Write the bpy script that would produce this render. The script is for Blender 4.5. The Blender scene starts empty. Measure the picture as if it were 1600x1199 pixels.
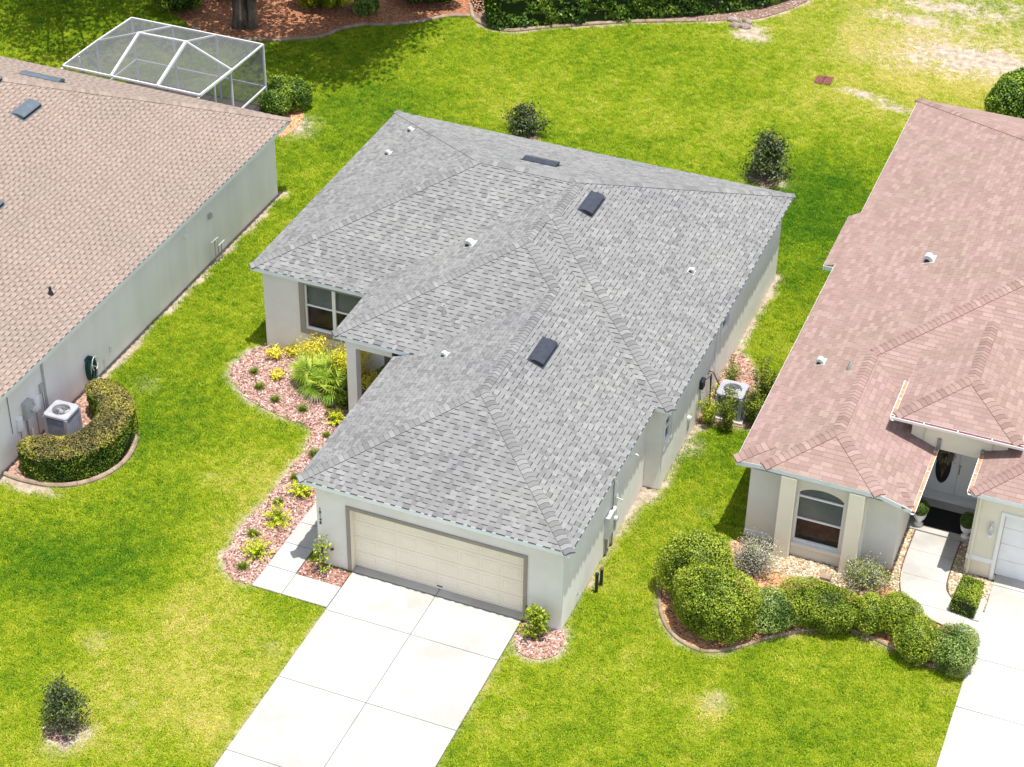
import bpy, math, random
import numpy as np
from mathutils import Vector, Matrix, noise as mnoise
rnd = random.Random(7)
NR = np.random.RandomState(11)
S = bpy.context.scene
COL = S.collection

# ------------------------------------------------------------------ camera, sky, sun, exposure
CAM = (19.6277, -35.1794, 35.0583); YAW, PITCH, ROLL, FPX = -0.3723, 0.6282, 0.0191, 3103.5
def cam_axes():
    cy, sy, cp, sp = math.cos(YAW), math.sin(YAW), math.cos(PITCH), math.sin(PITCH)
    f = Vector((sy*cp, cy*cp, -sp)); r = Vector((cy, -sy, 0)); u = r.cross(f)
    c, s = math.cos(ROLL), math.sin(ROLL)
    return c*r + s*u, -s*r + c*u, f
CR, CU, CF = cam_axes()
cd = bpy.data.cameras.new('camera'); cam = bpy.data.objects.new('camera', cd); COL.objects.link(cam)
cam.matrix_world = Matrix(((CR.x, CU.x, -CF.x, CAM[0]), (CR.y, CU.y, -CF.y, CAM[1]), (CR.z, CU.z, -CF.z, CAM[2]), (0, 0, 0, 1)))
cd.sensor_width = 36; cd.lens = FPX/1600*36; cd.clip_start = 1; cd.clip_end = 3000
S.camera = cam
SUN = Vector((.145, -.062, 1)).normalized()          # direction towards the sun
w = bpy.data.worlds.new('World'); S.world = w; w.use_nodes = True
nt = w.node_tree; bg = nt.nodes['Background']; sky = nt.nodes.new('ShaderNodeTexSky')
sky.sky_type = 'NISHITA'; sky.sun_disc = False
sky.sun_elevation = math.asin(SUN.z); sky.sun_rotation = math.atan2(SUN.x, SUN.y)
hs = nt.nodes.new('ShaderNodeHueSaturation'); hs.inputs['Saturation'].default_value = .5
nt.links.new(sky.outputs[0], hs.inputs['Color']); nt.links.new(hs.outputs[0], bg.inputs[0]); bg.inputs[1].default_value = .15
sd = bpy.data.lights.new('sun', 'SUN'); sd.energy = 4.4; sd.angle = math.radians(.53); sd.color = (1, .96, .89)
so = bpy.data.objects.new('sun', sd); COL.objects.link(so); so.rotation_euler = SUN.to_track_quat('Z', 'Y').to_euler()
S.view_settings.view_transform = 'Standard'; S.view_settings.look = 'None'
S.view_settings.exposure = .84; S.view_settings.gamma = 1; S.view_settings.use_curve_mapping = False
S.cycles.max_bounces = 6; S.cycles.diffuse_bounces = 3; S.cycles.transparent_max_bounces = 12

def G(px, py, z=0.):
    """point of the place at height z seen at pixel (px, py) of the 1600 px wide photograph"""
    d = CR*((px-800)/FPX) - CU*((py-599.5)/FPX) + CF
    t = (z-CAM[2])/d.z
    return Vector(CAM) + d*t
def GP(pts, z=0.):
    return [tuple(G(a, b, z)[:2]) for a, b in pts]

# ------------------------------------------------------------------ materials
def nodes(name):
    m = bpy.data.materials.new(name); m.use_nodes = True
    return m, m.node_tree.nodes, m.node_tree.links, m.node_tree.nodes['Principled BSDF']
def ramp(N, stops, interp='LINEAR'):
    r = N.new('ShaderNodeValToRGB'); r.color_ramp.interpolation = interp
    e = r.color_ramp.elements
    while len(e) < len(stops): e.new(.5)
    for k, (p, c) in enumerate(stops): e[k].position = p; e[k].color = (*c, 1)
    return r
def mixc(N, L, a, b, fac, mode='MIX'):
    m = N.new('ShaderNodeMix'); m.data_type = 'RGBA'; m.blend_type = mode
    for s, v in ((m.inputs[0], fac), (m.inputs[6], a), (m.inputs[7], b)):
        if hasattr(v, 'is_output'): L.new(v, s)
        elif isinstance(v, (int, float)): s.default_value = v
        else: s.default_value = (*v, 1)
    return m.outputs[2]
def noise(N, L, scale, detail=3, rough=.5, stretch=None, obj=True):
    tc = N.new('ShaderNodeNewGeometry'); n = N.new('ShaderNodeTexNoise')
    n.inputs['Scale'].default_value = scale; n.inputs['Detail'].default_value = detail; n.inputs['Roughness'].default_value = rough
    src = tc.outputs['Position']
    if stretch:
        mp = N.new('ShaderNodeMapping'); mp.inputs['Scale'].default_value = stretch; L.new(src, mp.inputs[0]); src = mp.outputs[0]
    L.new(src, n.inputs['Vector']); return n.outputs['Fac']
def bump(N, L, b, h, strength, dist):
    bm = N.new('ShaderNodeBump'); bm.inputs['Strength'].default_value = strength; bm.inputs['Distance'].default_value = dist
    L.new(h, bm.inputs['Height']); L.new(bm.outputs[0], b.inputs['Normal'])
def mat_noise(name, c1, c2, scale=3, rough=.8, bscale=60, bstr=.2, bdist=.01, stretch=None, metal=0, lo=.35, hi=.65, spec=.3, fine=0):
    m, N, L, b = nodes(name)
    f = noise(N, L, scale, 5, .6, stretch); r = ramp(N, [(lo, c1), (hi, c2)]); L.new(f, r.inputs[0]); out = r.outputs[0]
    if fine:
        g = noise(N, L, 90, 2); rr = ramp(N, [(.3, (1-fine,)*3), (.7, (1+fine,)*3)]); L.new(g, rr.inputs[0])
        out = mixc(N, L, out, rr.outputs[0], 1., 'MULTIPLY')
    L.new(out, b.inputs['Base Color']); b.inputs['Roughness'].default_value = rough; b.inputs['Metallic'].default_value = metal
    b.inputs['Specular IOR Level'].default_value = spec
    if bstr: bump(N, L, b, noise(N, L, bscale, 3), bstr, bdist)
    return m
def mat_tone(name, stops, rough=.9, spec=.2, weather=None, wscale=.6, translucent=0, fine=0.):
    """colour from the per-vertex 'tone' attribute, with large soft weathering on top"""
    m, N, L, b = nodes(name)
    a = N.new('ShaderNodeAttribute'); a.attribute_name = 'tone'
    r = ramp(N, stops); L.new(a.outputs['Fac'], r.inputs[0]); out = r.outputs[0]
    if weather:
        f = noise(N, L, wscale, 4, .6); rr = ramp(N, [(.35, weather[0]), (.65, weather[1])]); L.new(f, rr.inputs[0])
        out = mixc(N, L, out, rr.outputs[0], 1., 'MULTIPLY')
    if fine:
        g = noise(N, L, 110, 2); rr = ramp(N, [(.3, (1-fine,)*3), (.7, (1+fine,)*3)]); L.new(g, rr.inputs[0])
        out = mixc(N, L, out, rr.outputs[0], 1., 'MULTIPLY')
    L.new(out, b.inputs['Base Color']); b.inputs['Roughness'].default_value = rough; b.inputs['Specular IOR Level'].default_value = spec
    if translucent:
        t = N.new('ShaderNodeBsdfTranslucent'); L.new(out, t.inputs[0]); mx = N.new('ShaderNodeMixShader'); mx.inputs[0].default_value = translucent
        L.new(b.outputs[0], mx.inputs[1]); L.new(t.outputs[0], mx.inputs[2]); L.new(mx.outputs[0], N['Material Output'].inputs[0])
    return m
M = {}
M['stucco'] = mat_noise('stucco', (.67, .635, .605), (.74, .705, .675), 1.2, .9, 70, .25, .01, fine=.04)
M['stucco_left'] = mat_noise('stucco_left', (.72, .685, .675), (.82, .785, .775), .9, .9, 70, .2, .01, (1, 1, .15), fine=.03)
M['stucco_cream'] = mat_noise('stucco_cream', (.68, .63, .49), (.74, .69, .56), 1.1, .9, 70, .25, .01, fine=.04)
M['stucco_pale'] = mat_noise('stucco_pale', (.68, .655, .58), (.74, .715, .64), 1.1, .9, 70, .25, .01, fine=.03)
M['taupe'] = mat_noise('taupe_trim', (.27, .235, .20), (.31, .27, .235), 2, .85, 70, .2, .01)
M['fascia'] = mat_noise('fascia_white', (.70, .74, .77), (.78, .82, .84), 2, .5, 30, 0)
M['white'] = mat_noise('white_paint', (.74, .74, .74), (.80, .80, .80), 2, .45, 30, 0)
M['greypaint'] = mat_noise('grey_paint', (.38, .39, .38), (.44, .45, .43), 2, .55, 30, 0)
M['greypipe'] = mat_noise('grey_pipe', (.18, .18, .17), (.26, .25, .24), 4, .5, 30, 0)
M['door'] = mat_noise('garage_door_cream', (.74, .67, .545), (.78, .71, .585), 1.5, .5, 30, 0)
M['shadowgap'] = mat_noise('dark_gap', (.02, .02, .02), (.03, .03, .03), 3, .9, 30, 0)  # near-black colour standing for the shade inside openings
M['black'] = mat_noise('black_plastic', (.012, .013, .018), (.022, .023, .03), 6, .45, 30, 0)
M['vent'] = mat_noise('vent_black', (.018, .021, .032), (.03, .034, .046), 6, .35, 30, 0, spec=.5)
M['ventgrey'] = mat_noise('vent_grey', (.06, .08, .10), (.09, .11, .13), 6, .4, 30, 0, spec=.5)
M['galv'] = mat_noise('galvanised', (.55, .58, .60), (.72, .75, .77), 9, .35, 60, 0, metal=.6)
M['room_brown'] = mat_noise('room_brown', (.06, .032, .025), (.12, .06, .045), 3, .8, 30, 0)
M['hood'] = mat_noise('hood_white_metal', (.36, .37, .38), (.46, .47, .48), 9, .35, 60, 0)
M['room'] = mat_noise('dark_room', (.015, .014, .014), (.05, .035, .03), 2.4, .8, 30, 0)  # dark backing colour standing for the unlit interior
M['blind'] = mat_noise('window_blind', (.34, .38, .32), (.42, .46, .39), 3, .7, 30, 0)
M['copper'] = mat_noise('gutter_leaf_stain', (.42, .15, .08), (.52, .25, .16), 7, .8, 60, .3)
M['maroon'] = mat_noise('gutter_shaded_stain', (.10, .03, .035), (.16, .05, .05), 7, .8, 60, .3)  # leaf stain with shade put into its colour, for the front gutter
M['concrete'] = mat_noise('concrete', (.295, .283, .264), (.365, .352, .334), .7, .9, 120, .15, .004, fine=.07, lo=.38, hi=.55)
M['concrete_old'] = mat_noise('concrete_old', (.30, .285, .255), (.42, .405, .38), .45, .9, 120, .15, .004, fine=.06, lo=.32, hi=.55)
M['joint'] = mat_noise('joint_filler', (.13, .125, .115), (.19, .18, .165), 5, .95, 60, 0)
M['pavedark'] = mat_noise('pool_deck_brown', (.07, .055, .055), (.11, .09, .085), 2, .9, 60, 0)
M['curb'] = mat_noise('curb_concrete', (.17, .115, .08), (.30, .23, .175), 3, .9, 90, .3, .01)
M['bark'] = mat_noise('bark', (.035, .028, .024), (.16, .125, .10), 4, .95, 14, 1., .05, (1, 1, .25))
M['twig'] = mat_noise('twig', (.10, .075, .055), (.2, .15, .11), 6, .95, 60, 0)
M['silver_twig'] = mat_noise('silver_twig', (.25, .23, .20), (.42, .39, .35), 6, .95, 60, 0)
M['hose'] = mat_noise('green_hose', (.0, .05, .04), (.01, .09, .07), 6, .4, 60, 0)
M['hosewhite'] = mat_noise('pale_hose', (.5, .52, .5), (.6, .62, .6), 6, .4, 60, 0)
M['mat'] = mat_noise('black_mat', (.008, .008, .009), (.016, .016, .018), 40, .95, 120, .3)
M['pot'] = mat_noise('pot_white', (.70, .68, .65), (.78, .77, .75), 3, .6, 60, 0)
M['brownpipe'] = mat_noise('brown_pipe', (.09, .045, .03), (.13, .07, .05), 6, .6, 60, 0)
M['brass'] = mat_noise('brass', (.35, .25, .10), (.45, .33, .14), 6, .3, 60, 0, metal=.8)
M['drain'] = mat_noise('drain_cover_brown', (.10, .03, .025), (.16, .055, .045), 5, .7, 60, .2)
M['rock'] = mat_noise('rock', (.14, .105, .09), (.30, .23, .21), 5, .9, 18, .6, .03)
M['acgrey'] = mat_noise('ac_grey', (.26, .26, .29), (.32, .32, .35), 5, .45, 60, 0)
M['acdark'] = mat_noise('ac_louvre', (.10, .10, .13), (.15, .15, .19), 5, .5, 60, 0)
M['aclouvre'] = mat_noise('ac_louvre_grey', (.17, .17, .20), (.22, .22, .26), 5, .5, 60, 0)
M['acblade'] = mat_noise('ac_blade', (.20, .20, .22), (.28, .28, .30), 5, .4, 60, 0)
M['cage'] = mat_noise('cage_white', (.55, .55, .57), (.62, .62, .64), 2, .4, 30, 0)
def mat_glass(name, tint, mixv):
    m, N, L, b = nodes(name)
    b.inputs['Base Color'].default_value = (*tint, 1); b.inputs['Roughness'].default_value = .06; b.inputs['Specular IOR Level'].default_value = .8
    t = N.new('ShaderNodeBsdfTransparent'); mx = N.new('ShaderNodeMixShader'); mx.inputs[0].default_value = mixv
    L.new(t.outputs[0], mx.inputs[1]); L.new(b.outputs[0], mx.inputs[2]); L.new(mx.outputs[0], N['Material Output'].inputs[0]); return m
M['glass'] = mat_glass('window_glass', (.02, .022, .022), .22)
M['screen'] = mat_glass('insect_screen', (.11, .11, .125), .48)
M['screen'].node_tree.nodes['Principled BSDF'].inputs['Roughness'].default_value = .8
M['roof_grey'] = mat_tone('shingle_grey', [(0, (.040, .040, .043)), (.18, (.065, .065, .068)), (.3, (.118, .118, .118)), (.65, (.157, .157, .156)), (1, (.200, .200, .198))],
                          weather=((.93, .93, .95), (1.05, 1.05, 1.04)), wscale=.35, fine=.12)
M['roof_tan'] = mat_tone('shingle_tan', [(0, (.075, .048, .036)), (.18, (.10, .066, .052)), (.3, (.168, .126, .103)), (.65, (.212, .166, .140)), (1, (.245, .195, .166))],
                         weather=((.93, .94, .96), (1.04, 1.03, 1.02)), wscale=.3, fine=.10)
M['roof_pink'] = mat_tone('shingle_pink', [(0, (.11, .058, .045)), (.18, (.19, .115, .095)), (.3, (.172, .111, .096)), (.65, (.220, .149, .131)), (1, (.268, .190, .168))],
                          weather=((.95, .98, .92), (1.04, 1.0, 1.04)), wscale=.5, fine=.10)
def leafmat(name, dark, mid, light, tr=.25, spec=.35):
    return mat_tone(name, [(0, dark), (.5, mid), (1, light)], rough=.5, spec=spec, translucent=tr)
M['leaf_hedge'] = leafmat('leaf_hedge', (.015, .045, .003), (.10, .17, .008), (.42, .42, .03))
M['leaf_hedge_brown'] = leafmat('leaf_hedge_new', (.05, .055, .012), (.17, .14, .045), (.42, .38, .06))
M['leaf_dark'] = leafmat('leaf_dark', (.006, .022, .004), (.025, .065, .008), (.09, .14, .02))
M['leaf_mag'] = leafmat('leaf_magnolia', (.008, .018, .004), (.035, .062, .010), (.15, .17, .05), .1, .5)
M['leaf_bush'] = leafmat('leaf_bush', (.03, .06, .003), (.18, .255, .012), (.37, .43, .045))
M['leaf_bushpale'] = leafmat('leaf_bushpale', (.03, .07, .012), (.17, .26, .04), (.38, .47, .13))
M['leaf_lime'] = leafmat('leaf_lime', (.06, .12, .004), (.28, .38, .012), (.66, .68, .05), .35)
M['leaf_yellow'] = leafmat('leaf_yellow', (.32, .30, .01), (.74, .64, .03), (.88, .80, .12), .3)
M['leaf_palm'] = leafmat('leaf_palm', (.045, .12, .006), (.20, .33, .02), (.54, .58, .10), .3)
M['leaf_dead'] = leafmat('leaf_dead', (.14, .11, .07), (.30, .24, .16), (.45, .38, .27), .1)
M['leaf_silver'] = leafmat('leaf_silver', (.14, .14, .10), (.34, .33, .27), (.58, .56, .50), .1)
M['leaf_tree'] = leafmat('leaf_tree', (.012, .04, .003), (.065, .14, .01), (.26, .36, .03))
M['leaf_top'] = leafmat('leaf_topiary', (.03, .07, .006), (.09, .16, .015), (.20, .28, .04))
M['chip'] = mat_tone('mulch_chip', [(0, (.07, .032, .026)), (.45, (.21, .10, .08)), (.75, (.30, .18, .16)), (1, (.52, .43, .41))])
M['chip_orange'] = mat_tone('mulch_chip_orange', [(0, (.10, .035, .016)), (.5, (.36, .15, .06)), (1, (.52, .28, .14))])
M['chip_pebble'] = mat_tone('river_pebble', [(0, (.20, .15, .10)), (.5, (.42, .34, .23)), (1, (.66, .58, .44))])

# ------------------------------------------------------------------ object helpers
ORG = {}
def tag(o, label=None, cat=None, group=None, kind=None):
    if label: o['label'] = label
    if cat: o['category'] = cat
    if group: o['group'] = group
    if kind: o['kind'] = kind
    return o
def thing(name, loc, label, cat, group=None):
    o = bpy.data.objects.new(name, None); COL.objects.link(o); o.location = loc; o.empty_display_size = .3
    ORG[o.name] = Vector(loc); return tag(o, label, cat, group)
def link(name, me, parent=None, mats=()):
    for m in mats: me.materials.append(M[m])
    o = bpy.data.objects.new(name, me); COL.objects.link(o)
    if parent: o.parent = parent
    return o
def root_org(parent):
    p = parent
    while p is not None and p.parent: p = p.parent
    return ORG.get(p.name, Vector((0, 0, 0))) if p else Vector((0, 0, 0))
def np_mesh(name, V, F, tone=None, midx=None, smooth=False):
    """V (n,3) array, F (m,4) quads or (m,3) tris"""
    me = bpy.data.meshes.new(name); V = np.asarray(V, np.float32); F = np.asarray(F, np.int32); k = F.shape[1]
    me.vertices.add(len(V)); me.vertices.foreach_set('co', V.ravel())
    me.loops.add(F.size); me.loops.foreach_set('vertex_index', F.ravel())
    me.polygons.add(len(F)); me.polygons.foreach_set('loop_start', np.arange(0, F.size, k, dtype=np.int32))
    if midx is not None: me.polygons.foreach_set('material_index', np.asarray(midx, np.int32))
    if smooth: me.polygons.foreach_set('use_smooth', np.ones(len(F), bool))
    me.update(calc_edges=True)
    if tone is not None:
        a = me.attributes.new('tone', 'FLOAT', 'POINT'); a.data.foreach_set('value', np.asarray(tone, np.float32))
    return me
class MB:
    def __init__(s): s.v = []; s.f = []; s.t = []; s.m = []
    def face(s, pts, tone=.5, m=0):
        b = len(s.v); s.v += [tuple(p) for p in pts]; s.t += [tone]*len(pts); s.f.append(tuple(range(b, b+len(pts)))); s.m.append(m)
    def grid(s, rings, closed=True, cap=True, tone=.5, m=0):
        b = len(s.v); n = len(rings[0])
        for r in rings: s.v += [tuple(p) for p in r]; s.t += [tone]*n
        for i in range(len(rings)-1):
            for j in range(n if closed else n-1):
                k = (j+1) % n; s.f.append((b+i*n+j, b+i*n+k, b+(i+1)*n+k, b+(i+1)*n+j)); s.m.append(m)
        if cap and closed:
            s.f.append(tuple(b+j for j in reversed(range(n)))); s.f.append(tuple(b+(len(rings)-1)*n+j for j in range(n))); s.m += [m, m]
    def box(s, x0, y0, z0, x1, y1, z1, tone=.5, m=0):
        x0, x1 = min(x0, x1), max(x0, x1); y0, y1 = min(y0, y1), max(y0, y1)
        s.grid([[(x0, y0, z), (x1, y0, z), (x1, y1, z), (x0, y1, z)] for z in (z0, z1)], tone=tone, m=m)
    def bar(s, a, b, w, h, up=(0, 0, 1), tone=.5, m=0):
        a, b = Vector(a), Vector(b); d = (b-a).normalized(); u = Vector(up); r = d.cross(u)
        if r.length < 1e-3: r = d.cross(Vector((1, 0, 0)))
        r.normalize(); u = r.cross(d)
        q = [r*w/2+u*h/2, r*w/2-u*h/2, -r*w/2-u*h/2, -r*w/2+u*h/2]
        s.grid([[p+k for k in q] for p in (a, b)], tone=tone, m=m)
    def tube(s, path, r, n=8, tone=.5, m=0):
        path = [Vector(p) for p in path]; rings = []
        for i, p in enumerate(path):
            d = (path[min(i+1, len(path)-1)]-path[max(i-1, 0)]).normalized()
            a = d.cross(Vector((0, 0, 1)));
            if a.length < .05: a = d.cross(Vector((1, 0, 0)))
            a.normalize(); b = a.cross(d); rr = r[i] if isinstance(r, (list, tuple)) else r
            rings.append([p+(a*math.cos(t)+b*math.sin(t))*rr for t in [2*math.pi*k/n for k in range(n)]])
        s.grid(rings, tone=tone, m=m)
    def lathe(s, c, prof, n=16, tone=.5, m=0):
        c = Vector(c); s.grid([[c+Vector((r*math.cos(t), r*math.sin(t), z)) for t in [2*math.pi*k/n for k in range(n)]] for r, z in prof], tone=tone, m=m)
    def prism(s, poly, z0, z1, tone=.5, m=0):
        if sum(a[0]*b[1]-b[0]*a[1] for a, b in zip(poly, poly[1:]+poly[:1])) < 0: poly = poly[::-1]
        s.grid([[(x, y, z) for x, y in poly] for z in (z0, z1)], tone=tone, m=m)
    def wall(s, p0, p1, z0, z1, openings=(), m=0):
        """vertical wall seen from its outer side (to the right of p0 -> p1), openings = (s0, s1, za, zb, depth) with reveals"""
        p0, p1 = Vector((*p0, 0)), Vector((*p1, 0)); L = (p1-p0).length; d = (p1-p0)/L; nin = Vector((-d.y, d.x, 0))
        P = lambda a, z, k=0: p0+d*a+nin*k+Vector((0, 0, z))
        xs = sorted({0, L, *[o[0] for o in openings], *[o[1] for o in openings]}); zs = sorted({z0, z1, *[o[2] for o in openings], *[o[3] for o in openings]})
        for a, b in zip(xs, xs[1:]):
            for u, v in zip(zs, zs[1:]):
                if any(o[0] <= a+1e-6 and b-1e-6 <= o[1] and o[2] <= u+1e-6 and v-1e-6 <= o[3] for o in openings): continue
                s.face([P(a, u), P(b, u), P(b, v), P(a, v)], m=m)
        for a, b, u, v, k in openings:
            s.face([P(a, u), P(a, v), P(a, v, k), P(a, u, k)], m=m); s.face([P(b, v), P(b, u), P(b, u, k), P(b, v, k)], m=m)
            s.face([P(a, v), P(b, v), P(b, v, k), P(a, v, k)], m=m); s.face([P(b, u), P(a, u), P(a, u, k), P(b, u, k)], m=m)
    def build(s, name, mats, parent=None, smooth=False, bevel=0, label=None, kind=None, auto=False):
        if isinstance(mats, str): mats = (mats,)
        o0 = root_org(parent); me = bpy.data.meshes.new(name)
        me.from_pydata([(x-o0.x, y-o0.y, z-o0.z) for x, y, z in s.v], [], s.f)
        me.polygons.foreach_set('material_index', s.m)
        if smooth: me.polygons.foreach_set('use_smooth', [True]*len(s.f))
        a = me.attributes.new('tone', 'FLOAT', 'POINT'); a.data.foreach_set('value', s.t)
        ob = link(name, me, parent, mats)
        if bevel:
            b = ob.modifiers.new('bevel', 'BEVEL'); b.width = bevel; b.segments = 2; b.limit_method = 'ANGLE'
        return tag(ob, label, kind=kind)

# ------------------------------------------------------------------ roofs built shingle by shingle
def plane_h(A, B, C): return lambda x, y: A+B*x+C*y
def isect(a, b, c):
    Mx = np.array([[-q[1], -q[2], 1] for q in (a, b, c)]); return Vector(np.linalg.solve(Mx, [q[0] for q in (a, b, c)]))
def inside(P, poly):
    x, y = P; r = False
    for (x1, y1), (x2, y2) in zip(poly, poly[1:]+poly[:1]):
        if (y1 > y) != (y2 > y) and x < (x2-x1)*(y-y1)/(y2-y1)+x1: r = not r
    return r
def clip(poly, tri):
    out = poly
    for a, b in zip(tri, tri[1:]+tri[:1]):
        src, out = out, []
        if not src: break
        sd_ = [(b[0]-a[0])*(p[1]-a[1])-(b[1]-a[1])*(p[0]-a[0]) for p in src]
        for i, p in enumerate(src):
            q, sp, sq = src[(i+1) % len(src)], sd_[i], sd_[(i+1) % len(src)]
            if sp >= 0: out.append(p)
            if (sp >= 0) != (sq >= 0):
                t = sp/(sp-sq); out.append((p[0]+(q[0]-p[0])*t, p[1]+(q[1]-p[1])*t))
    return out if len(out) > 2 else []
def earclip(poly):
    P = list(poly); A = sum(a[0]*b[1]-b[0]*a[1] for a, b in zip(P, P[1:]+P[:1]))
    if A < 0: P = P[::-1]
    T = []
    while len(P) > 3:
        for i in range(len(P)):
            a, b, c = P[i-1], P[i], P[(i+1) % len(P)]
            if (b[0]-a[0])*(c[1]-b[1])-(b[1]-a[1])*(c[0]-b[0]) <= 1e-9: continue
            if any(inside(p, [a, b, c]) for p in P if p not in (a, b, c)): continue
            T.append([a, b, c]); P.pop(i); break
        else: P.pop(0)
    T.append(P); return T
class Roof:
    EXP = .143
    def __init__(s, house, mat, tooth=True, capw=.15, style=0):
        s.h = house; s.mat = mat; s.tooth = tooth; s.deck = MB(); s.full = []; s.part = MB(); s.caps = []; s.capw = capw; s.cache = {}; s.style = style
    def face(s, plane, poly):
        A, B, C = plane; g = Vector((B, C, 0)); up = g.normalized()              # horizontal direction uphill
        vs = Vector((up.x, up.y, g.length)).normalized(); us = Vector((up.y, -up.x, 0))   # up-slope, along the eave
        n = us.cross(vs)
        poly3 = [Vector((x, y, A+B*x+C*y)) for x, y in poly]
        s.deck.face(poly3, .25)
        o = min(poly3, key=lambda p: p.dot(vs)); k = 0
        uv = [((p-o).dot(us), (p-o).dot(vs)) for p in poly3]; T = earclip(uv)
        if sum(a[0]*b[1]-b[0]*a[1] for a, b in zip(uv, uv[1:]+uv[:1])) < 0: pass
        vmax = max(q[1] for q in uv); row = 0; v = 0.
        E = s.EXP
        def world(a, b, h): return o+us*a+vs*b+n*h
        while v < vmax:
            xs = [];                                                         # horizontal extent of the polygon in this row
            for (a, b), (c, d) in zip(uv, uv[1:]+uv[:1]):
                for q in (v, v+E, v+E/2):
                    if (b-q)*(d-q) <= 0 and abs(d-b) > 1e-9: xs.append(a+(c-a)*(q-b)/(d-b))
                if v <= b <= v+E: xs.append(a)
            if xs:
                u = min(xs)-.2-rnd.random()*.15; kind = rnd.random() < .5
                while u < max(xs):
                    if s.style == 0: wdt = rnd.choice((.10, .135, .17, .21, .25)) if kind else rnd.choice((.10, .14, .18))
                    elif s.style == 1: wdt = rnd.choice((.15, .17)) if kind else rnd.choice((.12, .14))
                    else: wdt = .305
                    if s.style == 1: t = rnd.choice((5, 6, 7)) if kind else rnd.choice((1, 2, 2, 3))
                    elif s.style == 2: t = rnd.choice((3, 4, 4, 5, 5, 6, 7))
                    else: t = rnd.choice((1, 2, 3, 4, 5, 6, 7)) if rnd.random() < .6 else rnd.choice((4, 5, 5))
                    rect = [(u, v), (u+wdt, v), (u+wdt, v+E), (u, v+E)]
                    ins = [inside((a*(1-1e-6), b+1e-5), uv) for a, b in rect]
                    if all(inside((a, b), uv) for a, b in ((u, v+.004), (u+wdt, v+.004), (u+wdt, v+E), (u, v+E), (u+wdt/2, v+E/2))):
                        s.full.append((world(u, v, 0), us, vs, n, wdt, kind, t))
                    else:
                        for tri in T:
                            if u+wdt < min(q[0] for q in tri) or u > max(q[0] for q in tri) or v+E < min(q[1] for q in tri) or v > max(q[1] for q in tri): continue
                            c = clip(rect, tri)
                            if c:
                                h0, h1 = s.th(kind)
                                s.part.face([world(a, b, h0+(h1-h0)*(b-v)/E) for a, b in c], .3+t*.1)
                                lo = [q for q in c if q[1] < v+1e-4]
                                if len(lo) >= 2:
                                    a, b = min(q[0] for q in lo), max(q[0] for q in lo)
                                    if b-a > .01: s.part.face([world(a, v-s.lip(kind), .002), world(b, v-s.lip(kind), .002), world(b, v, h0), world(a, v, h0)], s.liptone(kind))
                    u += wdt; 
                    if s.style < 2: kind = not kind
                    else: u += .008
            v += E; row += 1
    def th(s, kind): return ((.015, .005) if kind else (.008, .004)) if s.style < 2 else (.009, .004)
    def lip(s, kind): return ((.031 if kind else .005) if s.style < 2 else .008)
    def liptone(s, kind): return .02 if kind else .25  # tooth edge coloured dark: printed band plus the shade under it
    def tab(s, w_, kind, t):
        h0, h1 = s.th(kind); E, l = s.EXP, s.lip(kind)
        V = [(0, 0, h0), (w_, 0, h0), (w_, E, h1), (0, E, h1), (0, -l, .002), (w_, -l, .002), (w_, 0, h0), (0, 0, h0), (0, 0, .001), (0, E, .001), (w_, 0, .001), (w_, E, .001)]
        F = [(0, 1, 2, 3), (4, 5, 6, 7), (8, 0, 3, 9), (10, 11, 2, 1)]
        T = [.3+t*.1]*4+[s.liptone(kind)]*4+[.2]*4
        return V, F, T
    def cap_line(s, a, b, pa, pb):
        """overlapping cap shingles from a (low end) to b along the line where planes pa and pb meet"""
        a, b = Vector(a), Vector(b); d = (b-a).normalized(); W = s.capw; up = Vector((0, 0, 1))
        hr = Vector((d.y, -d.x, 0)); mid = (a+b)/2; pr_ = mid+hr.normalized()*.3
        if pa[0]+pa[1]*pr_.x+pa[2]*pr_.y > pb[0]+pb[1]*pr_.x+pb[2]*pr_.y: pa, pb = pb, pa
        side = []
        for pl in (pa, pb):
            n = Vector((-pl[1], -pl[2], 1)).normalized(); q = n.cross(d).normalized(); side.append((q, n))
        # each side vector must point away from the line, on its own plane
        (q0, n0), (q1, n1) = side
        if q0.dot(hr) < 0: q0 = -q0
        if q1.dot(hr) > 0: q1 = -q1
        L = (b-a).length; n = int(L/s.EXP); sec = [(q0*W, n0*.012), (q0*W*.5, n0*.017), (Vector((0, 0, 0)), up*.022), (q1*W*.5, n1*.017), (q1*W, n1*.012)]
        for k in range(n):
            p = a+d*(L*k/n); t = rnd.choice((1, 2, 3, 4, 4, 5, 5, 6, 8))
            s.caps.append((p, d, L/n, sec, t, id(sec)))
    def cap_geo(s, d, E, sec, t):
        V = []; F = []; T = []
        for k, (dist, lift) in enumerate(((0, .016), (E+.012, .004))):
            for q, l in sec: V.append(d*dist+q+l+Vector((0, 0, lift))); T.append(.3+t*.09)
        for j in range(4): F.append((j+1, j, j+5, j+6))
        b = len(V)
        for q, l in sec: V.append(q+l+Vector((0, 0, .016))); T.append(.1)
        for q, l in sec: V.append(q+l*.3-d*.014+Vector((0, 0, -.004))); T.append(.1)
        for j in range(4): F.append((b+j, b+j+1, b+j+6, b+j+5))
        for q, l in (sec[0], sec[4]):
            b = len(V); o_ = q.normalized()*.014
            V += [q+l+Vector((0, 0, .016)), d*(E+.012)+q+l+Vector((0, 0, .004)), d*(E+.012)+q+o_-l*.8, q+o_-l*.8]; T += [.04]*4; F.append((b, b+1, b+2, b+3))  # near-black side skirts: the cap's edge shadow put into the tone
        return V, F, T
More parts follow.
